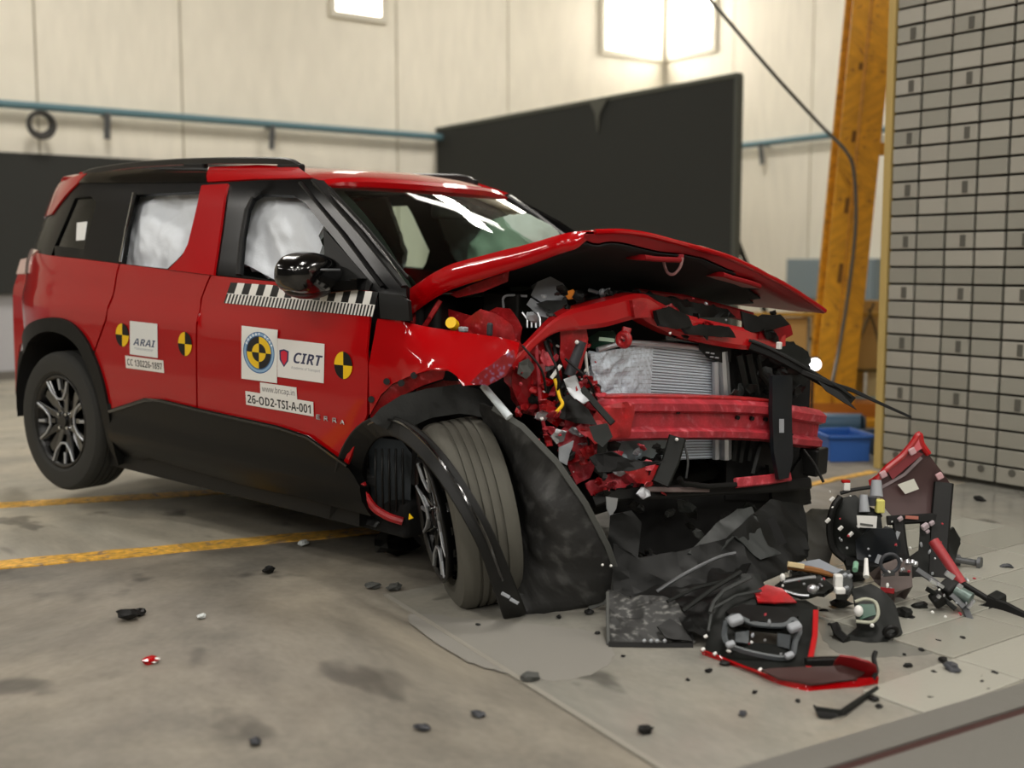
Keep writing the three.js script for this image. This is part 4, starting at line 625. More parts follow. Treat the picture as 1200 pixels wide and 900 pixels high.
// --- near front wing, torn open over the wheel
{
  const w = crush('front_wing', [S(443, 374), S(470, 376), LZ(505, 384, .83), LZ(560, 392, .83), LZ(592, 397, .86), LZ(609, 402, .86), LZ(605, 417, .9), LZ(590, 440, .93), LZ(566, 450, .95), LZ(542, 452, .955), LZ(535, 441, .95), LZ(524, 432, .95), LZ(505, 432, .945), LZ(482, 440, .935), LZ(460, 450, .925), S(447, 463), S(434, 487), S(433, 430)], M.red,
    { step: .03, amp: .009, freq: 4, sd: 5, crease: .9, relax: 30, thick: .006, ctrl: [LZ(450, 410, .935), LZ(485, 410, .95), LZ(530, 416, .965), LZ(570, 412, .965), LZ(500, 392, .89), LZ(545, 398, .90)] }, 'torn red front wing');
  const fl = [S(434, 488, -.01), S(447, 464, -.01), LZ(460, 451, .915), LZ(482, 441, .925), LZ(505, 433, .935), LZ(522, 433, .935), LZ(519, 444, .90), LZ(497, 451, .895), LZ(472, 463, .885), LZ(453, 479, .88), LZ(441, 496, .88)];
  mesh('arch_flange', sheet(fl, { ...TOC, step: .02, amp: .004 }), M.redInner, w);
  for (const [x, y] of [[453, 447], [470, 449], [485, 440], [435, 468]]) { const c = LZ(x, y, .938), n = EC.clone().sub(c).normalize(); mesh('clip_hole', cyl(c.clone().addScaledVector(n, -.012), c.clone().addScaledVector(n, .004), .013, .013, 14), M.black, w); }
  crush('inner_wing', [[474, 476], [490, 456], [520, 446], [538, 447], [545, 462], [520, 466], [498, 472]].map(([x, y]) => LZ(x, y, .80)), M.redInner, { amp: .01 });
  // scratched front end of the wing, blue-white rub marks
  const sm = std(0xffffff, .5, 0, { map: tex(128, (u, v) => { const s = tn(u, v * 3, 9, 3, 3) > .12; return s ? [.55, .42, .55] : [.55, .04, .08]; }) });
  crush('wing_tip', [[551, 449], [566, 434], [588, 418], [602, 410], [606, 420], [594, 440], [570, 452]].map(([x, y]) => LZ(x, y, .97)), sm, { amp: .012, freq: 12 }, 'scuffed wing tip');
  // scuttle and apron behind it
  crush('apron', [[478, 350], [500, 352], [520, 360], [560, 372], [585, 360], [600, 362], [612, 384], [610, 402], [575, 398], [540, 392], [505, 384], [480, 378]].map(([x, y]) => LZ(x, y, .66)), M.redInner, { amp: .022, freq: 6, sd: 4 }, 'crumpled inner apron');
  crush('strut_tower', [[545, 376], [566, 362], [584, 368], [602, 382], [606, 400], [580, 398], [556, 392]].map(([x, y]) => LZ(x, y, .74)), M.redInner, { amp: .018, freq: 8, sd: 9 });
  for (const [a, b] of [[[484, 378], [496, 356]], [[504, 372], [516, 352]], [[496, 384], [512, 362]]]) part('hinge_bracket', strap([LZ(...a, .74), LZ(...b, .72)], .02, .012), M.redInner);
  const y0 = LZ(532, 381, .80); part('filler_cap', cyl(y0, y0.clone().add(V(.01, .012, .03)), .022, .022, 20), M.yellow, 'yellow filler cap'); part('cap_neck', put(rbox(.03, .02, .03, .006), ...LZ(543, 386, .80).toArray()), M.greyPlastic);
  const cx = LZ(574, 386, .80); part('rubber_stop', put(rbox(.022, .05, .02, .008), cx.x, cx.y, cx.z), M.plasticGrey);
}
// --- wheel arch liners and the torn-off arch trim
{
  crush('upper_liner', [[434, 492], [446, 478], [470, 463], [500, 455], [540, 450], [562, 457], [585, 478], [602, 497], [575, 490], [540, 484], [505, 489], [486, 498], [470, 512], [450, 502]].map(([x, y], i) => LD(x, y, 4.28)), M.felt, { amp: .022, freq: 7 }, 'folded black felt liner');
  const L = [[560, 474, 4.22], [578, 478, 4.12], [612, 500, 4.06], [652, 541, 4.02], [686, 590, 4.02], [712, 640, 4.06], [722, 668, 4.1], [716, 702, 4.14], [690, 712, 4.14], [640, 718, 4.12], [609, 722, 4.1], [604, 700, 4.12], [607, 640, 4.2], [601, 590, 4.26], [588, 540, 4.3], [570, 500, 4.3]];
  const ln = crush('wheel_arch_liner', L.map(DV), M.feltWorn, { amp: .026, freq: 5.5, sd: 6, relax: 20, step: .025, crease: .7, ctrl: [LD(640, 600, 3.95), LD(670, 650, 3.95), LD(650, 690, 4.02), LD(620, 560, 4.05)] }, 'torn black felt wheel arch liner hanging to the floor');
  mesh('frayed_edge', strap(L.slice(1, 9).map(([x, y, d]) => LD(x, y, d - .012)), .022, .008), M.greyDust, ln);
  for (const [x, y] of [[706, 662], [716, 663]]) mesh('clip', ball(LD(x, y, 4.0), .005), M.white, ln);
  const fp = spline([[402, 606, 4.72], [406, 566, 4.62], [415, 530, 4.54], [432, 506, 4.44], [456, 499, 4.30], [482, 510, 4.14], [512, 540, 3.98], [545, 588, 3.9], [571, 636, 3.88], [591, 688, 3.93], [604, 722, 4.08]].map(DV), 36);
  const fl = part('arch_trim', strap(fp, .092, .02, { scale: (t) => 1.35 - .55 * smooth(0, .5, t) + .15 * smooth(.8, 1, t) }), M.black, 'loose black wheel arch trim curling over the tyre');
  mesh('trim_edge', strap(fp.map((p) => p.clone().addScaledVector(EC.clone().sub(p).normalize(), .012).add(V(.0, .026, .01))), .010, .008), M.gloss, fl);
  mesh('rear_flap', sheet([[402, 560, 4.64], [418, 520, 4.58], [432, 512, 4.56], [430, 560, 4.62], [428, 600, 4.66], [445, 612, 4.6], [440, 618, 4.6], [402, 606, 4.68]].map(DV), { ...TOC, step: .03, amp: .008, face: EC }), M.blackSatin, fl);
  for (const [x, y] of [[592, 695], [602, 702]]) mesh('clip', strap([LD(x - 4, y, 3.9), LD(x + 5, y + 5, 3.91)], .012, .006), M.greyPlastic, fl);
  const rl = crush('ribbed_liner', [[431, 522, 4.62], [446, 513, 4.6], [470, 516, 4.58], [483, 532, 4.56], [481, 588, 4.56], [476, 613, 4.58], [452, 607, 4.6], [436, 588, 4.62]].map(DV), M.rubberBlue, { amp: .006, step: .03, ctrl: [LD(456, 560, 4.5)] }, 'ribbed dark rear liner');
  for (const x of [440, 448, 456, 464, 472]) mesh('rib', tube([LD(x, 526, 4.545), LD(x, 560, 4.50), LD(x + 1, 600, 4.555)], .005, 10), M.black, rl);
  part('shredded_trim', tube([[424, 566], [427, 578], [434, 590], [442, 598], [456, 606], [472, 611]].map(([x, y], i) => LD(x + 3 * noise(i, 1, 2), y + 4 * noise(i, 4, 7), 4.52)), .017, 40), M.redInner, 'red shredded edging');
  const tri = LD(481, 606, 4.2); part('tag', put(new THREE.CylinderGeometry(.014, .014, .004, 3), tri.x, tri.y, tri.z, Math.PI / 2, -.6, 0), M.yellow, 'tiny yellow tag');
  part('strut_rod', cyl(LD(566, 452, 4.12), LD(597, 489, 4.05), .013, .015), std(0xcdd6da, .5), 'pale strut rod');
}
// --- radiator and cooling pack
{
  const finMap = tex(256, (u, v) => { const s = (v * 40) % 1, k = s < .3 ? .55 : .9 + .08 * Math.sin(u * 900); return [k * .93, k * .98, k * 1.03]; }), finBump = tex(256, (u, v) => { const s = (v * 40) % 1, k = s < .3 ? 0 : .8 + .2 * Math.sin(u * 900); return [k, k, k]; }, false);
  const fin = std(0xffffff, .5, 0, { map: finMap, bumpMap: finBump, bumpScale: .004 });
  const core = new THREE.Group(); core.name = 'radiator'; core.userData.label = 'silver radiator crumpled at its near side'; car.add(core);
  const grid = (q, nx, ny, f, m, name) => { const P = [], T = [], uv = []; for (let j = 0; j <= ny; j++) for (let i = 0; i <= nx; i++) { const s = i / nx, r = j / ny, x = (1 - r) * ((1 - s) * q[0][0] + s * q[1][0]) + r * ((1 - s) * q[3][0] + s * q[2][0]), y = (1 - r) * ((1 - s) * q[0][1] + s * q[1][1]) + r * ((1 - s) * q[3][1] + s * q[2][1]); P.push(f(x, y, s, r)); uv.push([s, 1 - r]); } for (let j = 0; j < ny; j++) for (let i = 0; i < nx; i++) { const a = j * (nx + 1) + i; T.push([a, a + nx + 1, a + 1], [a + 1, a + nx + 1, a + nx + 2]); } return mesh(name, solid(P, T, uv, .03, .7), m, core); };
  grid([[764, 402], [846, 412], [846, 537], [757, 540]], 8, 12, (x, y) => F(x, y, 0), fin, 'fin_core');
  const foil = std(0xffffff, .45, .1, { map: tex(256, (u, v) => { const k = .86 + .2 * tn(u, v, 5, 5, 4) - (((v * 26) % 1) < .25 ? .14 * smooth(-.2, .3, tn(u, v, 3, 1, 2)) : 0); return [k * .95, k, k * 1.05]; }) });
  grid([[686, 414], [766, 403], [758, 540], [712, 520]], 30, 40, (x, y, s, r) => { const p = F(x, y, .015 * (1 - s)); const k = 1 - s * s; return p.add(V(.026 * k * crumpleAt(p, 14, 4), 0, .012 * k * noise(p.x * 30, p.y * 30, p.z * 30))); }, foil, 'crumpled_core');
  mesh('end_tank', sweep([F(846, 412, .02), F(850, 475, .025), F(850, 538, .02)], rectProf(.045, .05, .012), V(0, 0, 1)), M.silver, core); mesh('end_tank', sweep([F(838, 424, .025), F(839, 475, .028), F(839, 538, .025)], rectProf(.03, .03, .01), V(0, 0, 1)), M.alu, core);
  mesh('near_edge', tube([F(686, 412, .03), F(689, 440, .035), F(696, 470, .035), F(704, 495, .04)], .006, 16), M.white, core);
  mesh('top_edge', tube([F(700, 410, .02), F(735, 402, .02), F(790, 405, .02), F(846, 411, .02)], .011, 16), M.alu, core);
  // intercooler strip below the beam
  crush('lower_cooler', [F(690, 530, .02), F(735, 516, .03), F(800, 512, .02), F(790, 534, .03), F(745, 538, .04), F(705, 540, .03)], std(0x8d9aa0, .4, .5), { amp: .02, freq: 14, sd: 3 }, 'crumpled cooler fins');
  // black ducts on the far side
  part('air_duct', sheet([F(856, 404, -.05), F(930, 400, -.05), F(950, 430, -.05), F(945, 590, -.05), F(850, 585, -.05)], { ...TOC, step: .06, amp: .004 }), M.dark);
  for (const [a, b] of [[[866, 416], [876, 462]], [[877, 415], [887, 462]]]) part('duct_vane', strap([F(...a, .03), F(...b, .03)], .03, .02), M.blackMid);
  part('duct_vane', strap([[888, 420], [892, 440], [900, 450], [900, 462]].map(FV(.03)), .022, .02), M.blackMid);
  part('duct_vane', strap([[922, 430], [925, 460]].map(FV(.04)), .02, .02), M.blackMid);
  for (const [a, b] of [[[863, 512], [860, 540]], [[872, 514], [868, 542]], [[882, 512], [878, 540]]]) part('duct_vane', strap([F(...a, .01), F(...b, .01)], .022, .015), M.blackMid);
  part('lower_duct', sheet([F(884, 553, .05), F(893, 515, .03), F(920, 548, .05)], { ...TOC, step: .04 }), M.black);
  part('duct_vane', strap([F(893, 513, .06), F(882, 555, .07)], .02, .012), M.blackMid);
  crush('fan_bracket', [[818, 398], [858, 404], [856, 424], [846, 425], [830, 420], [820, 410]].map(FV(.04)), M.black, { amp: .003 }, 'black fan shroud corner');
  for (const [x, y] of [[829, 413], [835, 414], [834, 418], [840, 419]]) part('slot', strap([F(x - 2, y, .055), F(x + 2, y + .5, .055)], .006, .004), M.greyPlastic);
}
// --- beams
{
  // bumper beam: ridged section
  const path = spline([[688, 486], [705, 491], [740, 490], [800, 490], [860, 491], [900, 494], [930, 500], [954, 503]].map(([x, y], i) => F(x, y, .11 + (i === 0 ? -.04 : 0) - (i > 6 ? .03 : 0))), 30);
  const sec = [[-.03, -.088], [.02, -.085], [.05, -.070], [.052, -.045], [.022, -.030], [.020, .022], [.050, .036], [.052, .066], [.012, .088], [-.03, .09]];
  const beam = part('bumper_beam', sweep(path, sec.map(([a, b]) => [a, b])), M.redDusty, 'dusty pinkish red ridged bumper beam');
  mesh('top_flange', sweep(path.slice(4, 24).map((p) => p.clone().add(V(.0, .088, 0))), rectProf(.05, .014, .004)), M.redInner, beam);
  for (const [x, y] of [[863, 489], [880, 490], [896, 491], [752, 508], [793, 482]]) { const c = F(x, y, .135); mesh('bolt_hole', cyl(c, c.clone().add(V(.012, 0, .005)), .009, .009, 12), M.black, beam); }
  mesh('end_cap', sheet([F(928, 476, .10), F(946, 477, .08), F(955, 487, .07), F(955, 508, .07), F(947, 524, .08), F(928, 523, .10)], { ...TOC, step: .02, thick: .03, ctrl: [F(940, 500, .13)] }), M.redDusty, beam);
  mesh('end_cap_lip', tube([F(942, 482, .13), F(950, 487, .11), F(953, 498, .10), F(951, 512, .11), F(944, 518, .12)], .008, 20), M.redDusty, beam);
  crush('beam_strap', [[905, 440], [928, 440], [929, 535], [924, 560], [912, 562], [906, 530]].map(FV(.19)), M.blueBlack, { amp: .006, thick: .02 }, 'dark blue-black plastic upright over the beam');
  part('strap_label', strap([F(916, 491, .21), F(916, 507, .21)], .02, .004), M.greyPlastic);
  crush('far_pillar', [[900, 545], [925, 555], [948, 525], [962, 527], [958, 552], [946, 558], [950, 585], [930, 600], [905, 590]].map(FV(.08)), M.black, { amp: .012, thick: .02 });
  // crumpled near end of the beam and the rails behind it
  crush('crumpled_rail', [[700, 478], [730, 470], [742, 474], [735, 512], [712, 514], [694, 520], [684, 506]].map(FV(.16)), M.redInner, { amp: .025, freq: 12, sd: 12 });
  crush('crumpled_rail', [[648, 510], [672, 490], [700, 495], [704, 525], [692, 560], [676, 568], [664, 548]].map(FV(.08)), M.redDusty, { amp: .03, freq: 10, sd: 2 }, 'crumpled dusty red rail');
  crush('crumpled_rail', [[684, 566], [712, 556], [735, 552], [750, 566], [742, 580], [706, 583], [690, 580]].map(FV(.12)), M.redDusty, { amp: .022, freq: 11, sd: 22 });
  crush('lower_bracket', [[724, 546], [745, 543], [774, 546], [771, 556], [758, 567], [746, 566]].map(FV(.16)), M.redInner, { amp: .012 });
  crush('crushed_side', [[604, 405], [632, 396], [648, 404], [652, 440], [664, 470], [690, 490], [700, 512], [680, 512], [662, 505], [640, 490], [612, 484], [598, 466], [592, 446]].map(FV(-.02)), M.redInner, { amp: .055, freq: 8, sd: 31, step: .02 }, 'crushed red body side with torn folds');
  crush('crushed_side', [[630, 440], [655, 448], [662, 478], [650, 500], [634, 490], [626, 466]].map(FV(.05)), M.red, { amp: .03, freq: 12, sd: 33 });
  crush('crushed_side', [[655, 470], [676, 462], [692, 484], [690, 512], [672, 516], [660, 496]].map(FV(.09)), M.redDusty, { amp: .025, freq: 14, sd: 51 }); crush('crushed_side', [[600, 420], [612, 412], [622, 440], [628, 478], [612, 482], [600, 455]].map(FV(.06)), M.redDeep, { amp: .02, freq: 14, sd: 55 });
  crush('torn_metal', [[608, 425], [620, 420], [626, 432], [616, 444], [606, 438]].map(FV(.1)), M.greyDust, { amp: .012, freq: 18, sd: 61 }); crush('torn_metal', [[655, 524], [672, 516], [664, 545], [654, 540]].map(FV(.14)), M.greyPlastic, { amp: .01, freq: 18, sd: 62 }); crush('torn_metal', [[700, 520], [712, 514], [706, 560], [696, 552]].map(FV(.18)), M.blackMid, { amp: .01, freq: 18, sd: 63 });
  for (const [x0, y0, x1, y1] of [[640, 405, 652, 470], [662, 420, 700, 470], [670, 480, 690, 540], [612, 405, 640, 460]]) part('torn_wire', tube([F(x0, y0, .1), F((x0 + x1) / 2 + 8, (y0 + y1) / 2, .15), F(x1, y1, .13)], .0045, 16), M.black);
  part('torn_rod', tube([F(628, 404, .06), F(631, 440, .08), F(634, 480, .1), F(640, 512, .1)], .007, 20), M.redDusty);
  // upper cross-member
  const um = [[598, 430], [620, 405], [644, 384], [664, 375], [700, 368], [742, 358], [760, 366], [790, 380], [830, 390], [872, 397], [912, 398]];
  const crossPath = spline(um.map(([x, y], i) => F(x, y, .07 - .004 * i)), 50);
  const cm = part('upper_crossmember', sweep(crossPath, [[-.03, -.036], [.03, -.034], [.038, -.02], [.034, .024], [.02, .036], [-.03, .036]], V(0, 1, 0), { scale: (t) => .42 + .95 * smooth(.1, .42, t) - .2 * smooth(.8, 1, t) }), M.redGloss, 'red upper cross-member bent inwards');
  mesh('raised_plate', sheet([F(741, 352, .12), F(758, 354, .12), F(764, 372, .12), F(744, 372, .12)], { ...TOC, step: .02, thick: .02, ctrl: [F(752, 362, .14)] }), M.redInner, cm);
  mesh('latch_loop', new THREE.TorusGeometry(.022, .014, 10, 24).applyMatrix4(new THREE.Matrix4().setPosition(F(731, 398, .1))), M.redInner, cm);
  mesh('latch_neck', strap([F(735, 384, .10), F(731, 398, .1)], .035, .02), M.redInner, cm);
  mesh('far_mount', sheet([F(890, 382, .08), F(925, 380, .06), F(928, 392, .06), F(914, 400, .07), F(888, 397, .08)], { ...TOC, step: .02, amp: .008, thick: .03 }), M.redDeep, cm);
  crush('support_bracket', [[656, 388], [686, 385], [689, 398], [680, 432], [668, 446], [656, 420]].map(FV(.05)), M.redInner, { amp: .012, sd: 3 });
  part('mount_bolt', cyl(F(682, 400, .10), F(667, 440, .08), .018, .022), M.plasticGrey, 'grey rubber mount');
  const bb = F(676, 401, .12); part('bolt_head', ball(bb, .008), M.white);
  // lower lip and undertray
  part('lower_lip', strap(spline([[694, 588], [720, 580], [780, 577], [850, 573], [910, 570], [948, 566]].map(FV(.13)), 20), .05, .03), M.black, 'black lower bumper lip');
  part('lower_bar', strap([F(862, 566, .17), F(900, 562, .16), F(925, 558, .15)], .042, .02), M.redDusty, 'pinkish red lower bar'); part('lower_bar', strap([F(796, 560, .18), F(800, 567, .18), F(830, 570, .17), F(862, 568, .17)], .022, .02), M.black);
  part('skid_strip', strap([F(752, 573, .15), F(790, 574, .16), F(830, 574, .15)], .02, .014), std(0x8a7a78, .4, .3));
  part('tilted_bracket', strap([F(794, 512, .18), F(786, 540, .18), F(774, 567, .18)], .07, .025), M.blackMid, 'dark tilted bracket'); part('bolt_head', ball(F(793, 515, .2), .007), M.white);
  part('bracket_rod', tube([F(802, 520, .17), F(806, 540, .18), F(804, 560, .17)], .005, 12), M.steel);
  crush('void_shade', [[712, 584], [780, 578], [860, 574], [945, 570], [950, 590], [905, 600], [850, 640], [760, 652], [735, 640]].map(FV(-.06)), M.dark, { amp: .01, step: .05 });  // dark sheet painted in for the shaded void below the beam
  const ut = crush('undertray', [[716, 640, 4.12], [748, 655, 4.1], [790, 648, 4.1], [850, 632, 4.15], [880, 605, 4.25], [900, 588, 4.4], [938, 594, 4.46], [946, 625, 4.42], [944, 655, 4.36], [920, 672, 4.2], [880, 690, 4.05], [845, 705, 3.95], [800, 716, 3.95], [750, 716, 3.98], [718, 700, 4.05]].map(DV), M.plastic, { amp: .035, freq: 6, sd: 14, step: .03 }, 'torn black undertray hanging to the floor');
  mesh('rod', tube([[770, 693, 3.9], [800, 674, 3.92], [840, 654, 3.98], [862, 648, 4.0]].map(DV), .007, 16), M.steel, ut);
  mesh('shard_edge', sheet([[842, 612, 4.25], [862, 600, 4.25], [880, 596, 4.3], [900, 640, 4.2], [915, 650, 4.2], [890, 658, 4.15], [860, 630, 4.15], [835, 655, 4.1], [805, 650, 4.1]].map(DV), { ...TOC, step: .03, amp: .02, freq: 9 }), M.plasticGrey2, ut);
  mesh('panel_slot', sheet([[898, 607, 4.2], [908, 606, 4.2], [922, 636, 4.16], [912, 640, 4.16]].map(DV), { ...TOC, step: .05 }), M.dark, ut);
  crush('hanging_duct', [[715, 604, 4.16], [740, 598, 4.15], [752, 612, 4.15], [748, 650, 4.12], [742, 690, 4.08], [722, 688, 4.1], [712, 640, 4.14]].map(DV), M.plastic, { amp: .018, freq: 8 });
  crush('silver_tear', [[710, 582], [724, 584], [722, 596], [715, 606], [711, 596]].map(FV(.2)), M.alu, { amp: .004 });
}
// --- long black grille trim thrown out to the far side
{
  const a = [[880, 404, 4.75], [905, 414, 4.72], [935, 430, 4.68], [962, 446, 4.66], [985, 459, 4.62], [1000, 470, 4.6]].map(DV), b = [[940, 436, 4.66], [975, 450, 4.62], [1000, 458, 4.6], [1030, 472, 4.55], [1068, 489, 4.5]].map(DV);
  const t = part('grille_trim', strap(spline(a, 20), .05, .03, { scale: (k) => 1 - .35 * k }), M.plastic, 'long black grille trim sticking out past the far corner');
  mesh('trim_rail', strap(spline(a.map((p) => p.clone().add(V(0, .02, .02))), 20), .012, .012), M.blackMid, t); mesh('trim_spear', strap(spline(b, 20), .02, .014, { scale: (k) => 1.2 - .7 * k }), M.black, t); mesh('trim_fin', sheet([[958, 446, 4.6], [985, 460, 4.58], [1004, 480, 4.55], [990, 472, 4.56], [968, 458, 4.58]].map(DV), { ...TOC, step: .02 }), M.plastic, t);
  crush('latch_housing', [[868, 364, 4.75], [890, 372, 4.75], [914, 368, 4.78], [925, 380, 4.8], [906, 386, 4.78], [872, 390, 4.75]].map(DV), M.black, { amp: .014, freq: 10, thick: .03 });
  crush('lamp_carrier', [[905, 398, 4.85], [930, 402, 4.9], [948, 412, 4.95], [950, 424, 4.95], [940, 436, 4.9], [915, 425, 4.85]].map(DV), M.blackMid, { amp: .014, freq: 10, thick: .04 });
  part('clip', put(rbox(.02, .03, .02, .004), ...LD(913, 405, 4.7).toArray()), M.white);
  part('hanging_wire', tube([[942, 527, 4.8], [955, 545, 4.74], [965, 565, 4.7]].map(DV), .006, 20), M.black, 'black wire trailing to the debris'); part('near_corner_box', put(rbox(.09, .12, .12, .01), ...LD(953, 540, 4.95).toArray()), M.black);
}
// --- engine bay
{
  part('engine_block', merge([put(rbox(.42, .5, 1.1, .06), 2.62, .72, -.05), put(rbox(.3, .2, .9, .05), 2.6, 1.02, -.12)]), M.dark); part('bay_floor', put(rbox(.7, .05, 1.4, .01), 2.65, .36, -.02), M.dark);
  part('bay_wall', put(rbox(.6, .5, .04, .01), 2.7, .7, -.74), M.dark); part('scuttle', put(rbox(.14, .16, 1.46, .03), 2.38, 1.10, 0), M.black); part('wiper_cowl', tube([V(2.45, 1.19, .6), V(2.5, 1.20, 0), V(2.45, 1.19, -.6)], .02), std(0x5d685c, .7), 'dull green-grey cowl edge');
  crush('cowl_panel', [[594, 330, 4.6], [640, 318, 4.65], [690, 313, 4.8], [682, 322, 4.75], [640, 334, 4.6], [600, 345, 4.5]].map(DV), std(0x6a7566, .7), { amp: .01 }, 'greenish windscreen cowl seen under the bonnet');
  part('brake_reservoir', sheet([[622, 346, 4.4], [630, 330, 4.42], [645, 324, 4.44], [660, 332, 4.44], [667, 342, 4.42], [655, 356, 4.38], [640, 358, 4.36]].map(DV), { ...TOC, step: .02, thick: .09, relax: 30, ctrl: [LD(644, 342, 4.32)] }), M.greyPlastic, 'grey fluid reservoir'); part('brake_reservoir', sheet([[617, 357, 4.38], [622, 349, 4.38], [636, 358, 4.36], [652, 366, 4.36], [648, 374, 4.34], [632, 370, 4.33]].map(DV), { ...TOC, step: .02, thick: .07, ctrl: [LD(634, 362, 4.3)] }), M.greyPlastic, 'lower lobe of the grey reservoir');
  crush('orange_cap', [[660, 343, 4.33], [672, 339, 4.33], [679, 350, 4.33], [666, 351, 4.33]].map(DV), M.orange, { amp: .004, thick: .03 }, 'orange connector');
  crush('sensor_housing', [[640, 352, 4.32], [664, 352, 4.32], [668, 366, 4.31], [648, 370, 4.31], [628, 356, 4.32]].map(DV), M.blackMid, { amp: .006, thick: .03 });
  part('battery_box', put(rbox(.18, .14, .2, .012), ...LD(604, 362, 4.52).toArray()), M.black); part('battery_edge', tube([[590, 362, 4.4], [592, 347, 4.4], [618, 347, 4.4]].map(DV), .005, 16), M.greyPlastic);
  for (let i = 0; i < 4; i++) part('metal_fin', strap([[612 + i * 6, 366, 4.28], [618 + i * 5, 374, 4.27], [618 + i * 5, 384, 4.26]].map(DV), .007, .004), M.silver);
  part('compressor', sheet([[689, 396, 4.5], [702, 388, 4.5], [720, 388, 4.5], [726, 402, 4.5], [712, 412, 4.5], [692, 408, 4.5]].map(DV), { ...TOC, step: .02, thick: .08, ctrl: [LD(707, 400, 4.42)] }), M.green, 'dark green compressor body'); part('compressor_label', strap([LD(702, 397, 4.41), LD(720, 399, 4.41)], .015, .004), std(0xbfe0c8, .5));
  part('rear_brace', strap([F(745, 345, -.12), F(800, 352, -.12), F(880, 372, -.12)], .05, .03), M.redInner); crush('vent_duct', [[690, 350], [720, 340], [760, 344], [800, 352], [850, 362], [862, 372], [800, 372], [750, 356]].map(FV(-.02)), M.blackMid, { amp: .03, freq: 10, sd: 71, thick: .02 });
  crush('latch_cover', [[768, 364], [786, 360], [806, 370], [812, 382], [792, 386], [772, 380]].map(FV(.13)), M.black, { amp: .01, freq: 14, sd: 73, thick: .02 }); crush('grille_hook', [[800, 384], [822, 380], [856, 384], [862, 396], [830, 394], [806, 392]].map(FV(.12)), M.black, { amp: .012, freq: 14, sd: 74, thick: .02 });
  part('pulley', cyl(LD(596, 400, 4.4), LD(600, 401, 4.32), .035), M.black);
  for (const [x0, y0, x1, y1] of [[690, 340, 700, 343], [716, 342, 716, 350], [704, 346, 712, 352], [722, 348, 726, 352]]) part('fuel_rail_bit', cyl(LD(x0, y0, 4.45), LD(x1, y1, 4.43), .008), M.silver);
  part('rail_knob', ball(LD(706, 343, 4.44), .016), M.greyPlastic);
  part('coolant_hose', tube([[636, 418, 4.32], [646, 400, 4.34], [652, 425, 4.3], [644, 440, 4.28], [650, 452, 4.26]].map(DV), .014, 30), M.black); part('coolant_hose', tube([[640, 400, 4.3], [648, 430, 4.27], [656, 450, 4.24], [668, 470, 4.2]].map(DV), .012, 30), M.black);
  part('yellow_wire', tube([[650, 444, 4.16], [653, 455, 4.15], [656, 466, 4.14], [659, 474, 4.13], [651, 484, 4.12]].map(DV), .0065, 30), M.yellow, 'yellow wire'); part('pale_clip', strap([[657, 428, 4.17], [650, 438, 4.16], [646, 443, 4.16]].map(DV), .014, .008), M.white);
  part('tie_bar', strap([[682, 455, 4.2], [700, 476, 4.16], [718, 496, 4.12]].map(DV), .025, .014), M.blackMid, 'dark link bar'); part('tie_plate', sheet([[690, 500, 4.1], [712, 496, 4.1], [718, 512, 4.1], [706, 524, 4.1], [696, 516, 4.1]].map(DV), { ...TOC, step: .02, amp: .004, thick: .01 }), M.plasticGrey2);
  crush('torn_metal', [[660, 445, 4.2], [674, 440, 4.2], [680, 456, 4.2], [690, 470, 4.17], [684, 474, 4.17], [668, 462, 4.18]].map(DV), M.alu, { amp: .014, freq: 16 }, 'torn bare metal');
  crush('black_mesh', [[648, 470, 4.2], [668, 462, 4.2], [690, 480, 4.18], [700, 498, 4.16], [676, 496, 4.18], [656, 490, 4.19]].map(DV), M.black, { amp: .02, freq: 12 });
  crush('black_mesh', [[690, 535, 4.15], [716, 528, 4.14], [740, 540, 4.14], [780, 540, 4.2], [735, 552, 4.14], [700, 552, 4.14]].map(DV), M.blackMatte, { amp: .03, freq: 12, sd: 8 });
  crush('bay_clutter', [[636, 392, 4.5], [660, 388, 4.5], [688, 440, 4.45], [690, 480, 4.4], [655, 470, 4.38], [640, 430, 4.42]].map(DV), M.blackMatte, { amp: .03, freq: 10, sd: 18 });
  // torn scraps of panel and plastic through the crushed corner and the bay
  seed = 211;
  const scraps = (x0, x1, y0, y1, o0, o1, n, mats, s0, s1) => { for (let i = 0; i < n; i++) {
    const x = rr(x0, x1), y = rr(y0, y1), o = rr(o0, o1), s = rr(s0, s1), k = 5 + Math.floor(rnd() * 3), a0 = rr(0, 6), el = rr(.35, 1), tw = rr(-.5, .5), pts = [];
    for (let j = 0; j < k; j++) { const a = a0 + j / k * 6.28, r = s * rr(.6, 1.15), u = Math.cos(a) * r, v = Math.sin(a) * r * el, c = Math.cos(tw * 2), q = Math.sin(tw * 2); pts.push(F(x + u * c - v * q, y + u * q + v * c, o + rr(-.03, .03))); }
    part('torn_scrap', sheet(pts, { ...TOC, step: .014, amp: .010, freq: 22, sd: i + 3, crease: .35, thick: .004 }), mats[i % mats.length]);
  } };
  const rm = [M.redInner, M.redDusty, M.redInner, M.black, M.redDusty, M.redDeep, M.blackMid, M.alu];
  scraps(604, 652, 408, 500, .02, .12, 26, rm, 5, 14); scraps(640, 704, 440, 560, .08, .17, 34, rm, 5, 14); scraps(690, 790, 545, 580, .12, .18, 16, rm, 5, 13);
  scraps(694, 780, 522, 552, .06, .14, 14, [M.blackMid, M.alu, M.black, M.redDusty, M.plasticGrey2], 4, 12); scraps(615, 760, 340, 372, -.05, .06, 22, [M.black, M.blackMid, M.plasticGrey2, M.greyPlastic, M.black], 4, 11); scraps(780, 930, 366, 398, .04, .10, 10, [M.black, M.blackMid, M.redDeep, M.black], 5, 12); scraps(858, 940, 408, 465, .02, .08, 14, [M.black, M.blackMid, M.plasticGrey2], 5, 12);
  scraps(720, 890, 590, 690, .06, .14, 22, [M.black, M.blackMid, M.plastic, M.plasticGrey2, M.plastic], 5, 16);
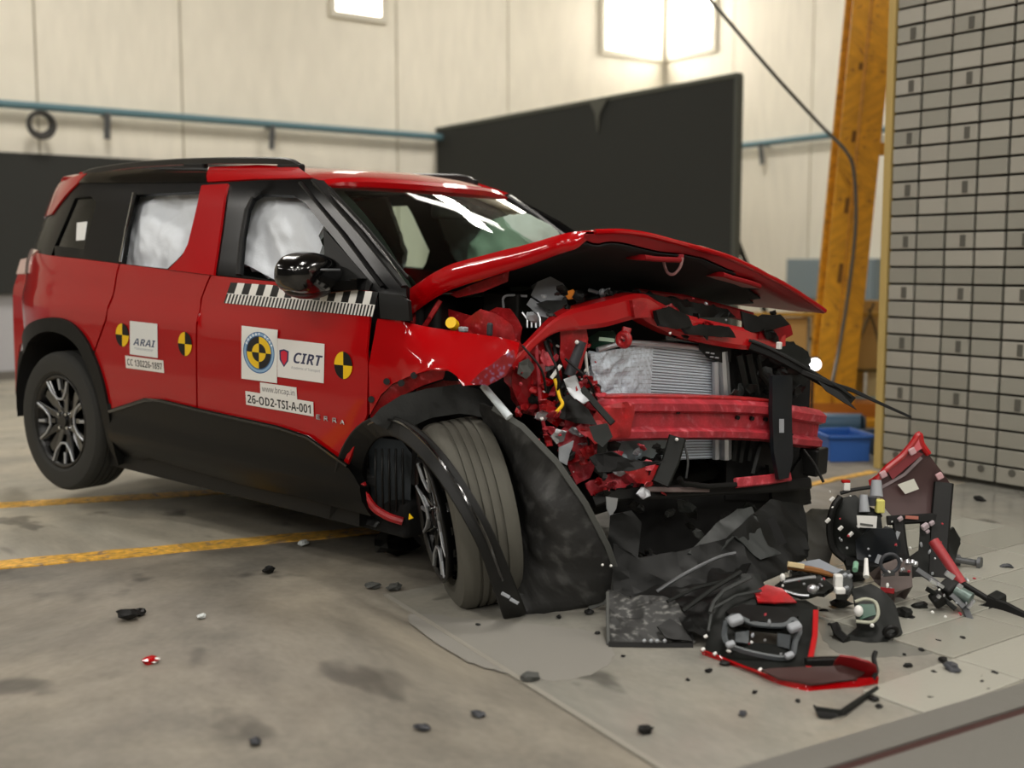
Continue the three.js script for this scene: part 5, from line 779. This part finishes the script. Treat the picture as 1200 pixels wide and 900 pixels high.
  // loose glints: clips, bolts and torn bits through the wreck
  seed = 41; const chip = new THREE.IcosahedronGeometry(1, 0);
  for (let i = 0; i < 52; i++) {
    const near = i < 30, x = near ? rr(606, 700) : rr(640, 950), y = near ? rr(400, 560) : rr(345, 590); if (!near && x > 690 && x < 850 && y > 400 && y < 545) continue;
    const c = F(x, y, near ? rr(.0, .14) : rr(.02, .16)), s = rr(.003, .009); const g = chip.clone().scale(s * rr(.7, 2), s, s * rr(.7, 1.6)); g.rotateX(rr(0, 6)); g.rotateZ(rr(0, 6)); g.translate(c.x, c.y, c.z);
    part('torn_fitting', g, [M.white, M.silver, M.redInner, M.black, M.greyPlastic, M.redDusty][i % 6]);
  }
}

// ------------------------------------------------------------------ debris on the floor
const A = ([x, y, d]) => at(x, y, d), G = ([x, y, h = 0]) => onFloor(x, y, h);
const towards = (pts) => pts.map((p) => EYEV.clone().sub(p).normalize());
const strapW = (pts, w, h, o = {}) => sweep(pts, rectProf(w, h, Math.min(w, h) * .25), V(0, 1, 0), { ups: towards(pts), ...o });
const mk = (t) => (name, g, m, label, parent) => mesh(name, local(t, g), m, parent || t, label);
const sh = (pts, o = {}) => sheet(pts, { step: .025, crease: .5, thick: .006, ...o });
{ // bumper corner with its fog lamp opening, face up
  const t = thing('bumper_corner', G([905, 775]), 'torn black bumper corner with a grey fog lamp frame and a red lower lip', 'bumper piece'), p = mk(t);
  const back = p('back_shell', sh([[826, 764, 3.70], [832, 728, 3.80], [842, 704, 3.88], [868, 672, 3.98], [890, 674, 3.98], [905, 706, 3.88], [944, 704, 3.88], [958, 712, 3.84], [948, 786, 3.52], [915, 795, 3.47], [880, 784, 3.53], [850, 774, 3.63]].map(A), { amp: .012, freq: 7, holes: [[[877, 739, 3.72], [911, 743, 3.70], [910, 757, 3.66], [876, 753, 3.68]].map(A)] }), M.blackMid, 'black plastic back shell');
  const ring = [[851, 728, 3.70], [862, 722, 3.72], [884, 731, 3.70], [918, 733, 3.69], [930, 726, 3.71], [937, 738, 3.68], [932, 752, 3.63], [928, 768, 3.57], [912, 771, 3.56], [880, 765, 3.58], [857, 757, 3.61], [849, 746, 3.64]].map(A);
  const fr = p('fog_lamp_frame', sweep(spline([...ring, ring[0]], 60), [[-.008, -.006], [.008, -.006], [.009, .003], [.003, .007], [-.009, .002]], V(0, 1, 0), { ups: towards(spline([...ring, ring[0]], 60)) }), M.plasticGreyLight, 'grey fog lamp frame');
  for (const [x, y, d, r] of [[862, 727, 3.67, .03], [931, 735, 3.65, .028], [856, 755, 3.57, .018], [925, 768, 3.53, .018]]) p('corner_lug', put(rbox(r * 1.7, r, r * 1.2, r * .4, 3), ...A([x, y, d]).toArray(), .4, .3, .2), M.greyPlastic, null, fr);
  p('inner_wall', sh([[862, 741, 3.68], [878, 739, 3.70], [877, 754, 3.66], [862, 752, 3.64]].map(A)), M.plasticGreyLight); p('inner_wall', sh([[911, 742, 3.68], [926, 744, 3.64], [924, 760, 3.6], [911, 757, 3.64]].map(A)), M.plasticGreyLight);
  p('top_pad', sh([[850, 716, 3.78], [870, 708, 3.8], [922, 712, 3.78], [936, 722, 3.74], [918, 730, 3.7], [880, 727, 3.7], [858, 722, 3.74]].map(A), { thick: .03, ctrl: [A([895, 716, 3.70])] }), M.black);
  const lip = p('red_lip', sh([[821, 762, .02], [850, 773, .02], [880, 785, .02], [908, 795, .025], [942, 801, .025], [978, 798, .025], [1004, 795, .03], [1030, 793, .03], [1029, 802, .004], [990, 807, .004], [945, 811, .004], [912, 802, .004], [880, 788, .004], [850, 777, .004], [824, 768, .004]].map(G), { amp: .004, step: .02 }), M.red, 'glossy red lower lip');
  p('red_cheek', sh([[984, 768, .10], [1000, 770, .10], [1018, 776, .09], [1027, 780, .07], [1030, 796, .01], [1010, 796, .015], [990, 790, .02], [974, 783, .03], [978, 776, .07]].map(G), { amp: .006 }), M.redDeep); p('inner_lining', sh([[892, 785, .04], [940, 782, .05], [985, 780, .06], [1014, 788, .04], [1004, 796, .032], [950, 802, .027], [912, 796, .027]].map(G), { amp: .006 }), std(0x3a1f1b, .6), 'dull inner face');
  p('red_edge', strapW([[956, 716, 3.78], [955, 745, 3.66], [947, 785, 3.48]].map(A), .018, .01), M.redGloss); p('red_patch', sh([[884, 694, 3.90], [898, 686, 3.92], [916, 690, 3.90], [934, 706, 3.85], [908, 707, 3.83], [888, 706, 3.83]].map(A), { amp: .006 }), M.redInner);
  p('mounting_rail', put(rbox(.12, .025, .03, .005), ...G([965, 775, .04]).toArray(), 0, .1, 0), M.black); p('trim_rod', strapW([[832, 718, 3.74], [836, 706, 3.78], [848, 692, 3.86], [880, 676, 3.92]].map(A), .014, .01), M.plasticGrey2); p('trim_rod', strapW([[830, 740, 3.68], [834, 714, 3.76], [862, 698, 3.84], [892, 692, 3.88]].map(A), .010, .008), M.plasticGrey2);
  for (const [x, y, d] of [[827, 746, 3.66], [824, 761, 3.64], [838, 766, 3.62], [891, 785, 3.48], [946, 800, 3.38]]) p('clip', put(rbox(.013, .010, .010, .003), ...A([x, y, d]).toArray(), .5, .4, .3), M.white); p('clip', cyl(A([1017, 784, 3.47]), A([1017, 784, 3.44]), .012), M.white);
  p('hook', tube([[1023, 796, 3.40], [1027, 786, 3.42], [1024, 772, 3.46], [1026, 764, 3.48]].map(A), .008, 16), M.black);
}
{ // splash shield, torn flat, left of it
  const t = thing('splash_shield', G([765, 757]), 'scuffed dark grey splash shield lying crumpled in front of the torn wheel arch liner', 'plastic panel'), p = mk(t);
  p('panel', sh([[712, 692, 3.96], [735, 700, 3.9], [760, 698, 3.9], [790, 702, 3.88], [806, 728, 3.82], [815, 752, 3.78], [810, 758, 3.76], [770, 757, 3.76], [712, 757, 3.77], [711, 725, 3.86]].map(A), { amp: .02, freq: 11, sd: 4, step: .015, fine: .002 }), M.scuffed);
  p('lower_edge', strapW([[713, 755, 3.75], [760, 756, 3.745], [812, 756, 3.745]].map(A), .02, .012), M.black); p('fold', strapW([[712, 694, 3.94], [712, 725, 3.85], [713, 756, 3.76]].map(A), .012, .01), M.greyDust);
  p('panel', sh([[770, 735, 3.78], [785, 725, 3.8], [800, 735, 3.78], [812, 752, 3.74], [780, 748, 3.74]].map(A), { amp: .012, freq: 12 }), M.black); for (const x of [755, 763, 770, 779]) p('clip', put(rbox(.012, .01, .01, .003), ...A([x, 751, 3.73]).toArray(), .3, .6, .2), M.greyPlastic);
}
{ // long dark tray between
  const t = thing('floor_tray', G([835, 735]), 'dark twisted undertray piece on the floor between the splash shield and the bumper corner', 'plastic panel'), p = mk(t);
  p('panel', sh([[738, 702, 4.0], [790, 684, 4.05], [830, 664, 4.12], [880, 662, 4.1], [872, 676, 4.0], [842, 704, 3.92], [828, 745, 3.74], [806, 742, 3.76], [790, 716, 3.86], [760, 716, 3.92]].map(A), { amp: .022, freq: 9, sd: 19 }), M.plastic); p('rib', strapW([[800, 716, 3.80], [835, 690, 3.88], [868, 670, 3.97]].map(A), .016, .012), M.blackMid); p('rib', strapW([[782, 705, 3.84], [812, 690, 3.9], [850, 680, 3.95]].map(A), .012, .01), M.blackMid);
}
{ // headlamp housing
  const t = thing('headlamp_housing', G([1005, 660]), 'smashed black headlamp housing with a white label and a yellow connector', 'headlamp'), p = mk(t), d = 4.55;
  p('housing', sh([[972, 640, d], [975, 605, d], [984, 584, d], [1002, 580, d], [1020, 594, d - .04], [1032, 600, d - .06], [1034, 618, d - .08], [1026, 640, d - .1], [1000, 652, d - .06], [982, 652, d - .04]].map(A), { thick: .07, amp: .012, freq: 8, ctrl: [A([1005, 615, d - .1])] }), M.blackMid);
  p('rim', tube([[985, 582, d - .02], [976, 596, d - .03], [972, 618, d - .03], [976, 642, d - .04], [990, 656, d - .06]].map(A), .014, 24), M.black);
  p('label', sh([[1004, 604, d - .15], [1028, 605, d - .15], [1027, 619, d - .15], [1005, 618, d - .15]].map(A), { thick: .002 }), M.white, 'white label'); p('label_print', strapW([[1008, 614, d - .155], [1023, 616, d - .155]].map(A), .008, .002), M.greyDust);
  p('bulb_holder', cyl(A([1013, 600, d - .08]), A([1012, 580, d - .06]), .022, .016), M.greyPlastic); p('bulb_holder', cyl(A([1022, 592, d - .07]), A([1022, 582, d - .07]), .018), M.plasticGrey); p('connector', put(rbox(.034, .055, .03, .006), ...A([1031, 593, d - .08]).toArray()), std(0xd8d070, .6), 'yellow connector');
  p('cap', cyl(A([1027, 582, d - .02]), A([1027, 563, d]), .026, .02), M.greyPlastic); p('tip', put(rbox(.028, .035, .02, .005), ...A([992, 570, d]).toArray()), M.white); p('tip', put(rbox(.034, .012, .022, .004), ...A([991, 564, d]).toArray()), M.red);
  p('seal', tube([[985, 578, d], [1000, 574, d], [1020, 571, d]].map(A), .008, 14), M.black); for (const [x, y] of [[975, 585], [985, 619], [997, 626], [970, 610], [1007, 616]]) p('clip', put(rbox(.022, .012, .012, .003), ...A([x, y, d - .1]).toArray(), .3, .2, .8), M.white);
  p('lens_shell', sh([[1002, 632, d - .06], [1020, 619, d - .12], [1046, 619, d - .1], [1056, 636, d - .1], [1052, 652, d - .1], [1030, 660, d - .1], [1004, 655, d - .08]].map(A), { thick: .06, amp: .014, ctrl: [A([1035, 640, d - .16])] }), M.blueBlack); p('foot', sh([[990, 652, d - .05], [1060, 650, d - .05], [1062, 664, d - .12], [992, 664, d - .12]].map(A), { amp: .012, thick: .03 }), M.black);
  for (const [x, y] of [[1053, 628], [1031, 655]]) p('bracket', strapW([A([x, y - 5, d - .1]), A([x - 4, y + 5, d - .1])], .016, .008), M.greyPlastic);
}
{ // wing corner standing on end
  const t = thing('wing_corner', G([1082, 692]), 'dark red corner piece standing on end with a white paper sticker on its inner face', 'bumper piece'), p = mk(t), d = 4.74;
  p('outer_skin', sh([[1077, 509, d], [1086, 530, d], [1106, 556, d], [1117, 572, d], [1114, 600, d - .02], [1098, 612, d - .05], [1050, 610, d - .05], [1032, 590, d - .02], [1029, 562, d], [1040, 549, d], [1055, 536, d], [1068, 522, d]].map(A), { amp: .004, relax: 20, thick: .008, ctrl: [A([1075, 570, d + .06])] }), M.wingInner, 'dull inner face');
  p('red_edge', tube([[1028, 562, d - .01], [1040, 548, d - .01], [1056, 535, d - .01], [1069, 520, d - .01], [1077, 509, d - .01], [1080, 520, d - .01], [1088, 532, d - .01]].map(A), .014, 30), M.redGloss, 'red painted edge'); p('red_tip', sh([[1077, 509, d - .02], [1083, 524, d - .02], [1070, 532, d - .02], [1066, 524, d - .02]].map(A)), std(0xd66a72, .4)); p('red_band', sh([[1040, 552, d - .012], [1058, 537, d - .012], [1070, 527, d - .012], [1082, 532, d - .01], [1066, 545, d - .005], [1046, 562, d - .01]].map(A)), std(0x8d3a40, .5));
  p('crease', strapW([[1032, 572, d - .01], [1060, 556, d - .0], [1080, 536, d - .01]].map(A), .014, .006), std(0x77696a, .5)); p('red_flap', sh([[1018, 563, d], [1029, 556, d], [1029, 570, d], [1020, 574, d]].map(A)), M.red);
  p('paper_sticker', sh([[1052, 568, d - .03], [1071, 561, d - .03], [1077, 573, d - .03], [1061, 579, d - .03]].map(A), { thick: .002 }), std(0xd9d8cc, .8), 'white paper sticker');
  for (const [x, y] of [[1035, 556], [1069, 529], [1101, 558]]) p('tab', put(rbox(.03, .03, .014, .006), ...A([x, y, d - .03]).toArray(), 0, 0, .5), std(0xc9a0a4, .5));
  const leg = (a, n = 'leg', w = .08) => p(n, strapW(a.map(A), w, .03), M.black); leg([[1106, 566, d - .02], [1103, 600, d - .06], [1100, 640, d - .1], [1098, 690, d - .16]]); leg([[1052, 606, d - .06], [1056, 640, d - .1], [1066, 690, d - .17]], 'leg', .05); leg([[1040, 610, d - .06], [1075, 608, d - .06], [1104, 606, d - .06]], 'cross_piece', .04);
  p('web', sh([[1078, 612, d - .06], [1098, 612, d - .06], [1100, 650, d - .1], [1098, 685, d - .15], [1070, 685, d - .16], [1062, 655, d - .12], [1076, 645, d - .1]].map(A), { amp: .012 }), M.blackMid); p('edge_trim', tube([[1112, 575, d - .03], [1114, 590, d - .04], [1109, 604, d - .06], [1108, 620, d - .08]].map(A), .009, 16), std(0xb9a5a6, .4)); p('tab_strip', strapW([[1061, 606, d - .09], [1076, 607, d - .09]].map(A), .014, .006), std(0xb06a5a, .5));
  for (const [x, y, s] of [[1084, 617, .03], [1092, 613, .022], [1087, 623, .018], [1055, 608, .022]]) p('clip', put(rbox(s, s * .8, s * .6, .004), ...A([x, y, d - .11]).toArray(), .2, .3, .5), std(0xb9aab0, .5));
  p('side_plate', sh([[1112, 622, d - .05], [1118, 618, d - .05], [1126, 632, d], [1120, 655, d - .1], [1106, 680, d - .14], [1104, 650, d - .1]].map(A), { thick: .01 }), M.blackMid); p('chrome_strip', strapW([[1111, 618, d - .08], [1108, 636, d - .1]].map(A), .018, .006), M.silver);
}
{ // bolt-like strut by it
  const t = thing('steel_strut', G([1135, 660]), 'short dark steel strut with a flared end beside the standing wing corner', 'metal bar'), p = mk(t);
  p('shaft', cyl(G([1116, 655, .05]), G([1146, 660, .03]), .014), M.steel); p('flange', cyl(G([1146, 660, .03]), G([1150, 660.6, .03]), .028), M.steel); p('socket', put(rbox(.05, .05, .04, .01), ...G([1118, 656, .035]).toArray()), M.steel);
}
{ // red rod with its long dark bar
  const t = thing('tail_rod', G([1130, 715]), 'red tube running into a long black bar across the floor plates at the right', 'metal bar'), p = mk(t);
  p('red_tube', cyl(A([1094, 634, 4.42]), A([1128, 684, 4.3]), .022, .018), std(0xa5353a, .45), 'red painted tube'); p('black_rod', cyl(A([1128, 684, 4.3]), A([1164, 706, 4.2]), .012), M.black);
  p('bar', strapW([[1158, 706, 4.2], [1180, 714, 4.14], [1215, 733, 4.0], [1250, 752, 3.9]].map(A), .05, .035), M.black, 'black bar'); p('bracket', put(rbox(.06, .05, .05, .01), ...A([1168, 703, 4.2]).toArray(), .2, .5, .2), M.blackMid); p('flap', sh([[1140, 712, 4.2], [1158, 706, 4.2], [1167, 728, 4.1], [1152, 737, 4.08], [1140, 726, 4.12]].map(A), { amp: .01, thick: .01 }), M.blackMid); p('bolt', ball(A([1196, 733, 4.0]), .012), M.silver);
}
{ // black bracket with wire loop
  const t = thing('lamp_bracket', G([1020, 752]), 'black moulded lamp bracket with a pale wire loop on its face', 'plastic bracket'), p = mk(t);
  p('body', sh([[998, 690, 4.0], [1020, 684, 4.0], [1040, 698, 3.96], [1050, 712, 3.93], [1058, 742, 3.84], [1040, 752, 3.8], [1018, 757, 3.78], [992, 752, 3.8], [978, 737, 3.86], [980, 732, 3.88], [992, 745, 3.84], [1004, 735, 3.87]].map(A), { amp: .012, freq: 9, thick: .03, ctrl: [A([1028, 725, 3.82])] }), M.blackMid);
  p('wire_loop', tube([[1003, 728, 3.82], [1022, 729, 3.81], [1029, 720, 3.82], [1026, 706, 3.85], [1014, 702, 3.87], [1002, 705, 3.87]].map(A), .006, 40), std(0xa9aa98, .4)); p('white_cap', ball(A([1006, 716, 3.83]), .016, .02, .016), M.white); p('window', sh([[1006, 708, 3.86], [1024, 708, 3.85], [1027, 720, 3.82], [1008, 726, 3.82]].map(A)), M.green);
  p('recess', put(new THREE.TorusGeometry(.022, .008, 8, 20), ...A([1044, 740, 3.79]).toArray(), .5, 0, 0), M.black); p('hook', strapW([[978, 732, 3.86], [982, 742, 3.82], [992, 750, 3.79]].map(A), .03, .02), M.black); p('clip', ball(A([1022, 733, 3.79]), .007), M.white);
}
{ // mechanical block
  const t = thing('actuator_block', G([1050, 690]), 'grey-brown actuator block with round studs lying behind the lamp bracket', 'machine part'), p = mk(t), d = 4.25;
  p('body', sh([[1032, 662, d], [1050, 655, d + .03], [1068, 660, d + .03], [1069, 688, d - .05], [1050, 694, d - .08], [1032, 690, d - .06]].map(A), { thick: .09, amp: .006, ctrl: [A([1050, 675, d - .08])] }), std(0x5a4e4a, .6)); p('slot', sh([[1034, 670, d - .08], [1048, 669, d - .09], [1049, 674, d - .1], [1035, 676, d - .09]].map(A), { thick: .004 }), M.black); p('slot', sh([[1054, 670, d - .08], [1066, 671, d - .07], [1066, 675, d - .07], [1054, 675, d - .09]].map(A), { thick: .004 }), M.black); p('red_strip', strapW([[1032, 691, d - .1], [1048, 693, d - .12]].map(A), .02, .01), M.redDeep);
  for (const [x, y] of [[1055, 655], [1063, 657], [1069, 657], [1073, 659]]) p('stud', cyl(A([x, y + 4, d - .02]), A([x, y, d - .01]), .009), M.silver); p('hose_loop', new THREE.TorusGeometry(.035, .007, 8, 24).translate(...A([1043, 660, d - .08]).toArray()), M.plasticGrey);
}
{ // linkage
  const t = thing('seat_linkage', G([1115, 725]), 'tangle of bright metal linkage and black clips in front of the red tube', 'machine part'), p = mk(t), d = 4.12;
  p('arm', strapW([[1075, 668, d + .12], [1096, 682, d + .06], [1118, 700, d], [1130, 712, d - .04]].map(A), .022, .016), M.steel); p('arm', strapW([[1128, 706, d], [1134, 720, d - .06], [1142, 738, d - .12]].map(A), .026, .016), M.steel); p('arm', strapW([[1086, 690, d], [1104, 700, d], [1120, 714, d - .03]].map(A), .018, .014), M.blackMid);
  p('gear_box', put(rbox(.07, .06, .06, .014), ...A([1112, 690, d + .04]).toArray(), .3, .6, .4), M.black); p('motor', cyl(A([1120, 692, d + .02]), A([1138, 702, d - .02]), .024), std(0x6d7d78, .4, .4)); p('clamp', put(rbox(.05, .05, .05, .01), ...A([1099, 702, d]).toArray(), .4, .2, .6), M.black);
  for (const [x, y, w, h] of [[1094, 682, .036, .014], [1102, 686, .03, .012], [1113, 674, .04, .02], [1138, 708, .012, .04], [1100, 699, .014, .014], [1125, 687, .02, .016]]) p('link', put(rbox(w, h, .012, .003), ...A([x, y, d - .05]).toArray(), .2, .1, -.6), M.silver);
  p('base_bar', strapW([[1142, 738, d - .14], [1168, 744, d - .2], [1185, 746, d - .2]].map(A), .02, .014), M.steel); p('end_block', put(rbox(.06, .04, .04, .008), ...A([1178, 746, d - .2]).toArray()), M.blackMid);
}
{ // wooden-brown lath and silver shards behind the bumper corner
  const t = thing('trim_lath', G([945, 668]), 'short brown and cream trim lath lying on silver shards behind the bumper corner', 'trim piece'), p = mk(t), d = 4.1;
  p('lath', strapW([[924, 664, d], [950, 667, d], [976, 673, d]].map(A), .022, .03), M.brown); p('cream_end', strapW([[923, 661, d - .02], [942, 664, d - .02]].map(A), .020, .012), std(0xcdb98d, .6)); p('cover', sh([[930, 660, d + .04], [960, 655, d + .06], [986, 668, d], [980, 672, d - .02], [950, 663, d]].map(A)), std(0x8b9097, .5));
  const t2 = thing('lamp_reflector', G([950, 690]), 'black lamp shell with silver edge lines between the trim lath and the bumper corner', 'headlamp'), q = mk(t2);
  q('shell', sh([[908, 685, 4.09], [920, 677, 4.12], [960, 672, 4.09], [978, 688, 4.03], [966, 696, 3.99], [940, 698, 3.97], [915, 690, 4.0]].map(A), { amp: .012, thick: .02, ctrl: [A([938, 685, 3.99])] }), M.blackMid); q('edge_line', tube([[918, 682, 3.93], [940, 678, 3.95], [955, 676, 3.97]].map(A), .006, 12), M.silver); q('edge_line', tube([[918, 692, 3.9], [935, 697, 3.87], [948, 698, 3.86]].map(A), .005, 12), M.silver); q('bulb', ball(A([952, 690, 3.86]), .018, .016, .016), M.silver); q('bulb', ball(A([917, 677, 3.96]), .01, .016, .01), M.white);
  const t3 = thing('broken_module', G([988, 700]), 'white and grey broken electronic module left of the lamp bracket', 'machine part'), r = mk(t3);
  r('board', sh([[978, 670, 4.14], [996, 668, 4.14], [1000, 686, 4.07], [994, 698, 4.03], [980, 696, 4.04]].map(A), { amp: .01, thick: .03 }), M.plasticGrey2); r('white_block', put(rbox(.03, .05, .03, .006), ...A([982, 681, 3.96]).toArray()), M.white); r('white_block', put(rbox(.036, .022, .03, .006), ...A([984, 692, 3.92]).toArray()), M.white); r('screw', cyl(A([1015, 655, 4.16]), A([1015, 676, 4.1]), .007, .011), M.white); r('post', cyl(A([1003, 660, 4.1]), A([1002, 668, 4.06]), .010), std(0x7fae92, .4)); for (const [x, y] of [[990, 674], [996, 675], [992, 689], [986, 694]]) r('chip', put(rbox(.018, .012, .012, .003), ...A([x, y, 4.03]).toArray(), .3, .5, .2), M.greyPlastic);
}
{ // dark backing panel leaning between car and headlamp
  const t = thing('mud_guard', G([955, 660]), 'dull brownish black mud guard leaning behind the headlamp housing', 'plastic panel'), p = mk(t);
  p('panel', sh([[938, 606, 4.8], [952, 594, 4.9], [972, 598, 4.8], [978, 640, 4.65], [972, 660, 4.55], [948, 664, 4.52], [940, 640, 4.64]].map(A), { amp: .02, freq: 7, thick: .01 }), std(0x2b2a24, .6));
  const b = thing('black_trim_blade', G([975, 838]), 'pointed black trim blade lying alone in front of the red bumper lip', 'trim piece'), q = mk(b); q('blade', sh([[953, 826, .03], [962, 832, .02], [985, 832, .02], [1030, 805, .012], [1031, 808, .006], [992, 838, .006], [972, 843, .006], [960, 842, .006]].map(G), { amp: .004, thick: .008 }), M.black); q('spine', strapW([[956, 830, .035], [985, 834, .03], [1028, 806, .016]].map(G), .012, .01), M.blackMid);
}
// small pale chips standing in for glints, with red bits, on larger debris
{
  seed = 97; const names = [['headlamp_housing', 972, 1062, 575, 655, 4.36, 13], ['wing_corner', 1040, 1110, 606, 680, 4.55, 12], ['actuator_block', 1030, 1070, 658, 690, 4.14, 8], ['seat_linkage', 1085, 1145, 675, 730, 4.05, 14], ['lamp_reflector', 900, 970, 676, 692, 3.99, 8], ['bumper_corner', 845, 940, 712, 770, 3.6, 8]];
  const g0 = new THREE.IcosahedronGeometry(1, 0);
  for (const [n, x0, x1, y0, y1, d, k] of names) { const o = scene.getObjectByName(n); for (let i = 0; i < k; i++) { const c = A([rr(x0, x1), rr(y0, y1), d + rr(-.02, .03)]), s = rr(.003, .0065), g = g0.clone().scale(s * rr(.8, 2.2), s, s); g.rotateZ(rr(0, 6)); g.rotateY(rr(0, 6)); g.translate(c.x, c.y, c.z); mesh('glint_chip', local(o, g), [M.white, M.greyPlastic, M.silver, M.redDusty][i % 4], o); } }
}
// loose single fragments
{
  const frag = (px, py, s, m, label, name = 'plastic_fragment', group) => {
    const c = onFloor(px, py), g = new THREE.IcosahedronGeometry(s, 1), pa = g.attributes.position, sd = px * .37;
    for (let i = 0; i < pa.count; i++) { const k = 1 + .7 * noise(pa.getX(i) / s * 1.3 + sd, pa.getY(i) / s * 1.3, pa.getZ(i) / s * 1.3); pa.setXYZ(i, pa.getX(i) * k, pa.getY(i) * k * .45, pa.getZ(i) * k * .7); }
    g.computeVertexNormals(); g.computeBoundingBox(); g.translate(0, -g.boundingBox.min.y, 0); g.rotateY(sd * 3);
    const o = mesh(name, g, m); o.position.set(c.x, onSlab(px, py) ? .006 : 0, c.z); tag(o, label, 'fragment', group); return o;
  };
  const onSlab = (px, py) => py > 700 && px > 470 + (py - 710) * 1.588;
  frag(150, 727, .045, M.black, 'black rubber lump alone on the bare concrete below the rear wheel'); frag(163, 721, .03, M.black, 'smaller black rubber lump touching the one below the rear wheel');
  frag(176, 778, .026, M.red, 'small red plastic chip on the concrete at lower left'); frag(182, 777, .018, M.white, 'small white chip beside the red chip at lower left'); frag(236, 725, .02, M.offWhite, 'pale chip on the concrete right of the black rubber lumps');
  frag(299, 873, .022, M.plasticGrey, 'grey lump near the bottom edge of the floor, left part'); frag(495, 856, .024, M.plasticGrey, 'grey lump near the floor joint at the bottom'); frag(560, 840, .022, M.plasticGrey, 'dark lump right of the grey one on the floor joint'); frag(756, 862, .024, M.black, 'black round lump at the bottom middle of the polished slab'); frag(870, 841, .016, M.plasticGrey, 'dark lump on the polished slab left of the trim blade'); frag(620, 800, .03, M.greyDust, 'flat dusty lump on the slab below the wheel arch trim');
  frag(465, 652, .11, M.black, 'wide flat black piece standing in for shadow behind the front wheel', 'shadow_piece'); frag(315, 672, .03, M.black, 'black crumb on the brown stain behind the front wheel'); frag(305, 588, .02, M.offWhite, 'pale chip between the two yellow lines under the sill'); frag(436, 690, .03, M.greyDust, 'left dusty patch of rubber crumbs behind the front wheel'); frag(462, 692, .035, M.greyDust, 'right dusty patch of rubber crumbs behind the front wheel'); frag(355, 640, .03, M.offWhite, 'pale chip on the nearer yellow line');  // the wide flat black piece is shadow made as a solid
  frag(1114, 790, .032, M.plasticGrey, 'flat grey flake on the polished slab right of the bumper corner'); frag(1148, 588, .035, M.black, 'thin black splinter lying in front of the crash block'); frag(1180, 668, .03, M.plasticGrey, 'dark crumb on the floor plates near the right edge');
  const spots = [[830, 790, .014], [849, 782, .018], [806, 800, .008], [1064, 784, .015], [1066, 795, .008], [1094, 792, .012], [1150, 803, .012], [1150, 797, .01], [1165, 793, .014], [1024, 824, .016], [1090, 822, .01], [1105, 778, .02], [1108, 783, .014], [1030, 832, .012], [700, 745, .012], [730, 772, .008], [690, 722, .02], [655, 727, .012], [560, 735, .01], [1080, 765, .012], [1060, 770, .008], [1136, 770, .01], [1100, 755, .012], [935, 825, .01], [1158, 812, .008], [965, 720, .016], [972, 735, .01], [884, 815, .01], [1068, 728, .018], [1128, 752, .014]];
  for (const [x, y, s] of spots) frag(x, y, s, M.black, 'tiny black plastic crumb scattered on the polished slab around the wreckage', 'plastic_crumb', 'tiny black crumbs on the polished slab');
  const bright = [[930, 656, .014], [937, 648, .016], [944, 652, .018], [955, 650, .014], [962, 656, .016], [952, 643, .012], [972, 660, .02], [966, 648, .014], [1002, 655, .014], [985, 658, .014]];
  for (const [x, y, s] of bright) frag(x, y + 14, s * 1.4, M.silver, 'small silver lamp shard in the pile between undertray and headlamp housing', 'lamp_shard', 'silver lamp shards in the pile');
  const dark = [[935, 690, .03], [938, 672, .05], [940, 662, .06], [965, 668, .05], [1000, 672, .06], [1020, 690, .05], [1078, 706, .03], [1040, 708, .03], [1060, 715, .04], [985, 706, .04]];
  for (const [x, y, s] of dark) frag(x, y + 10, s, M.blackMid, 'broken black plastic lump in the pile of wreckage beside the crushed front', 'plastic_lump', 'black plastic lumps in the wreckage pile');
}
renderer.render(scene, camera);
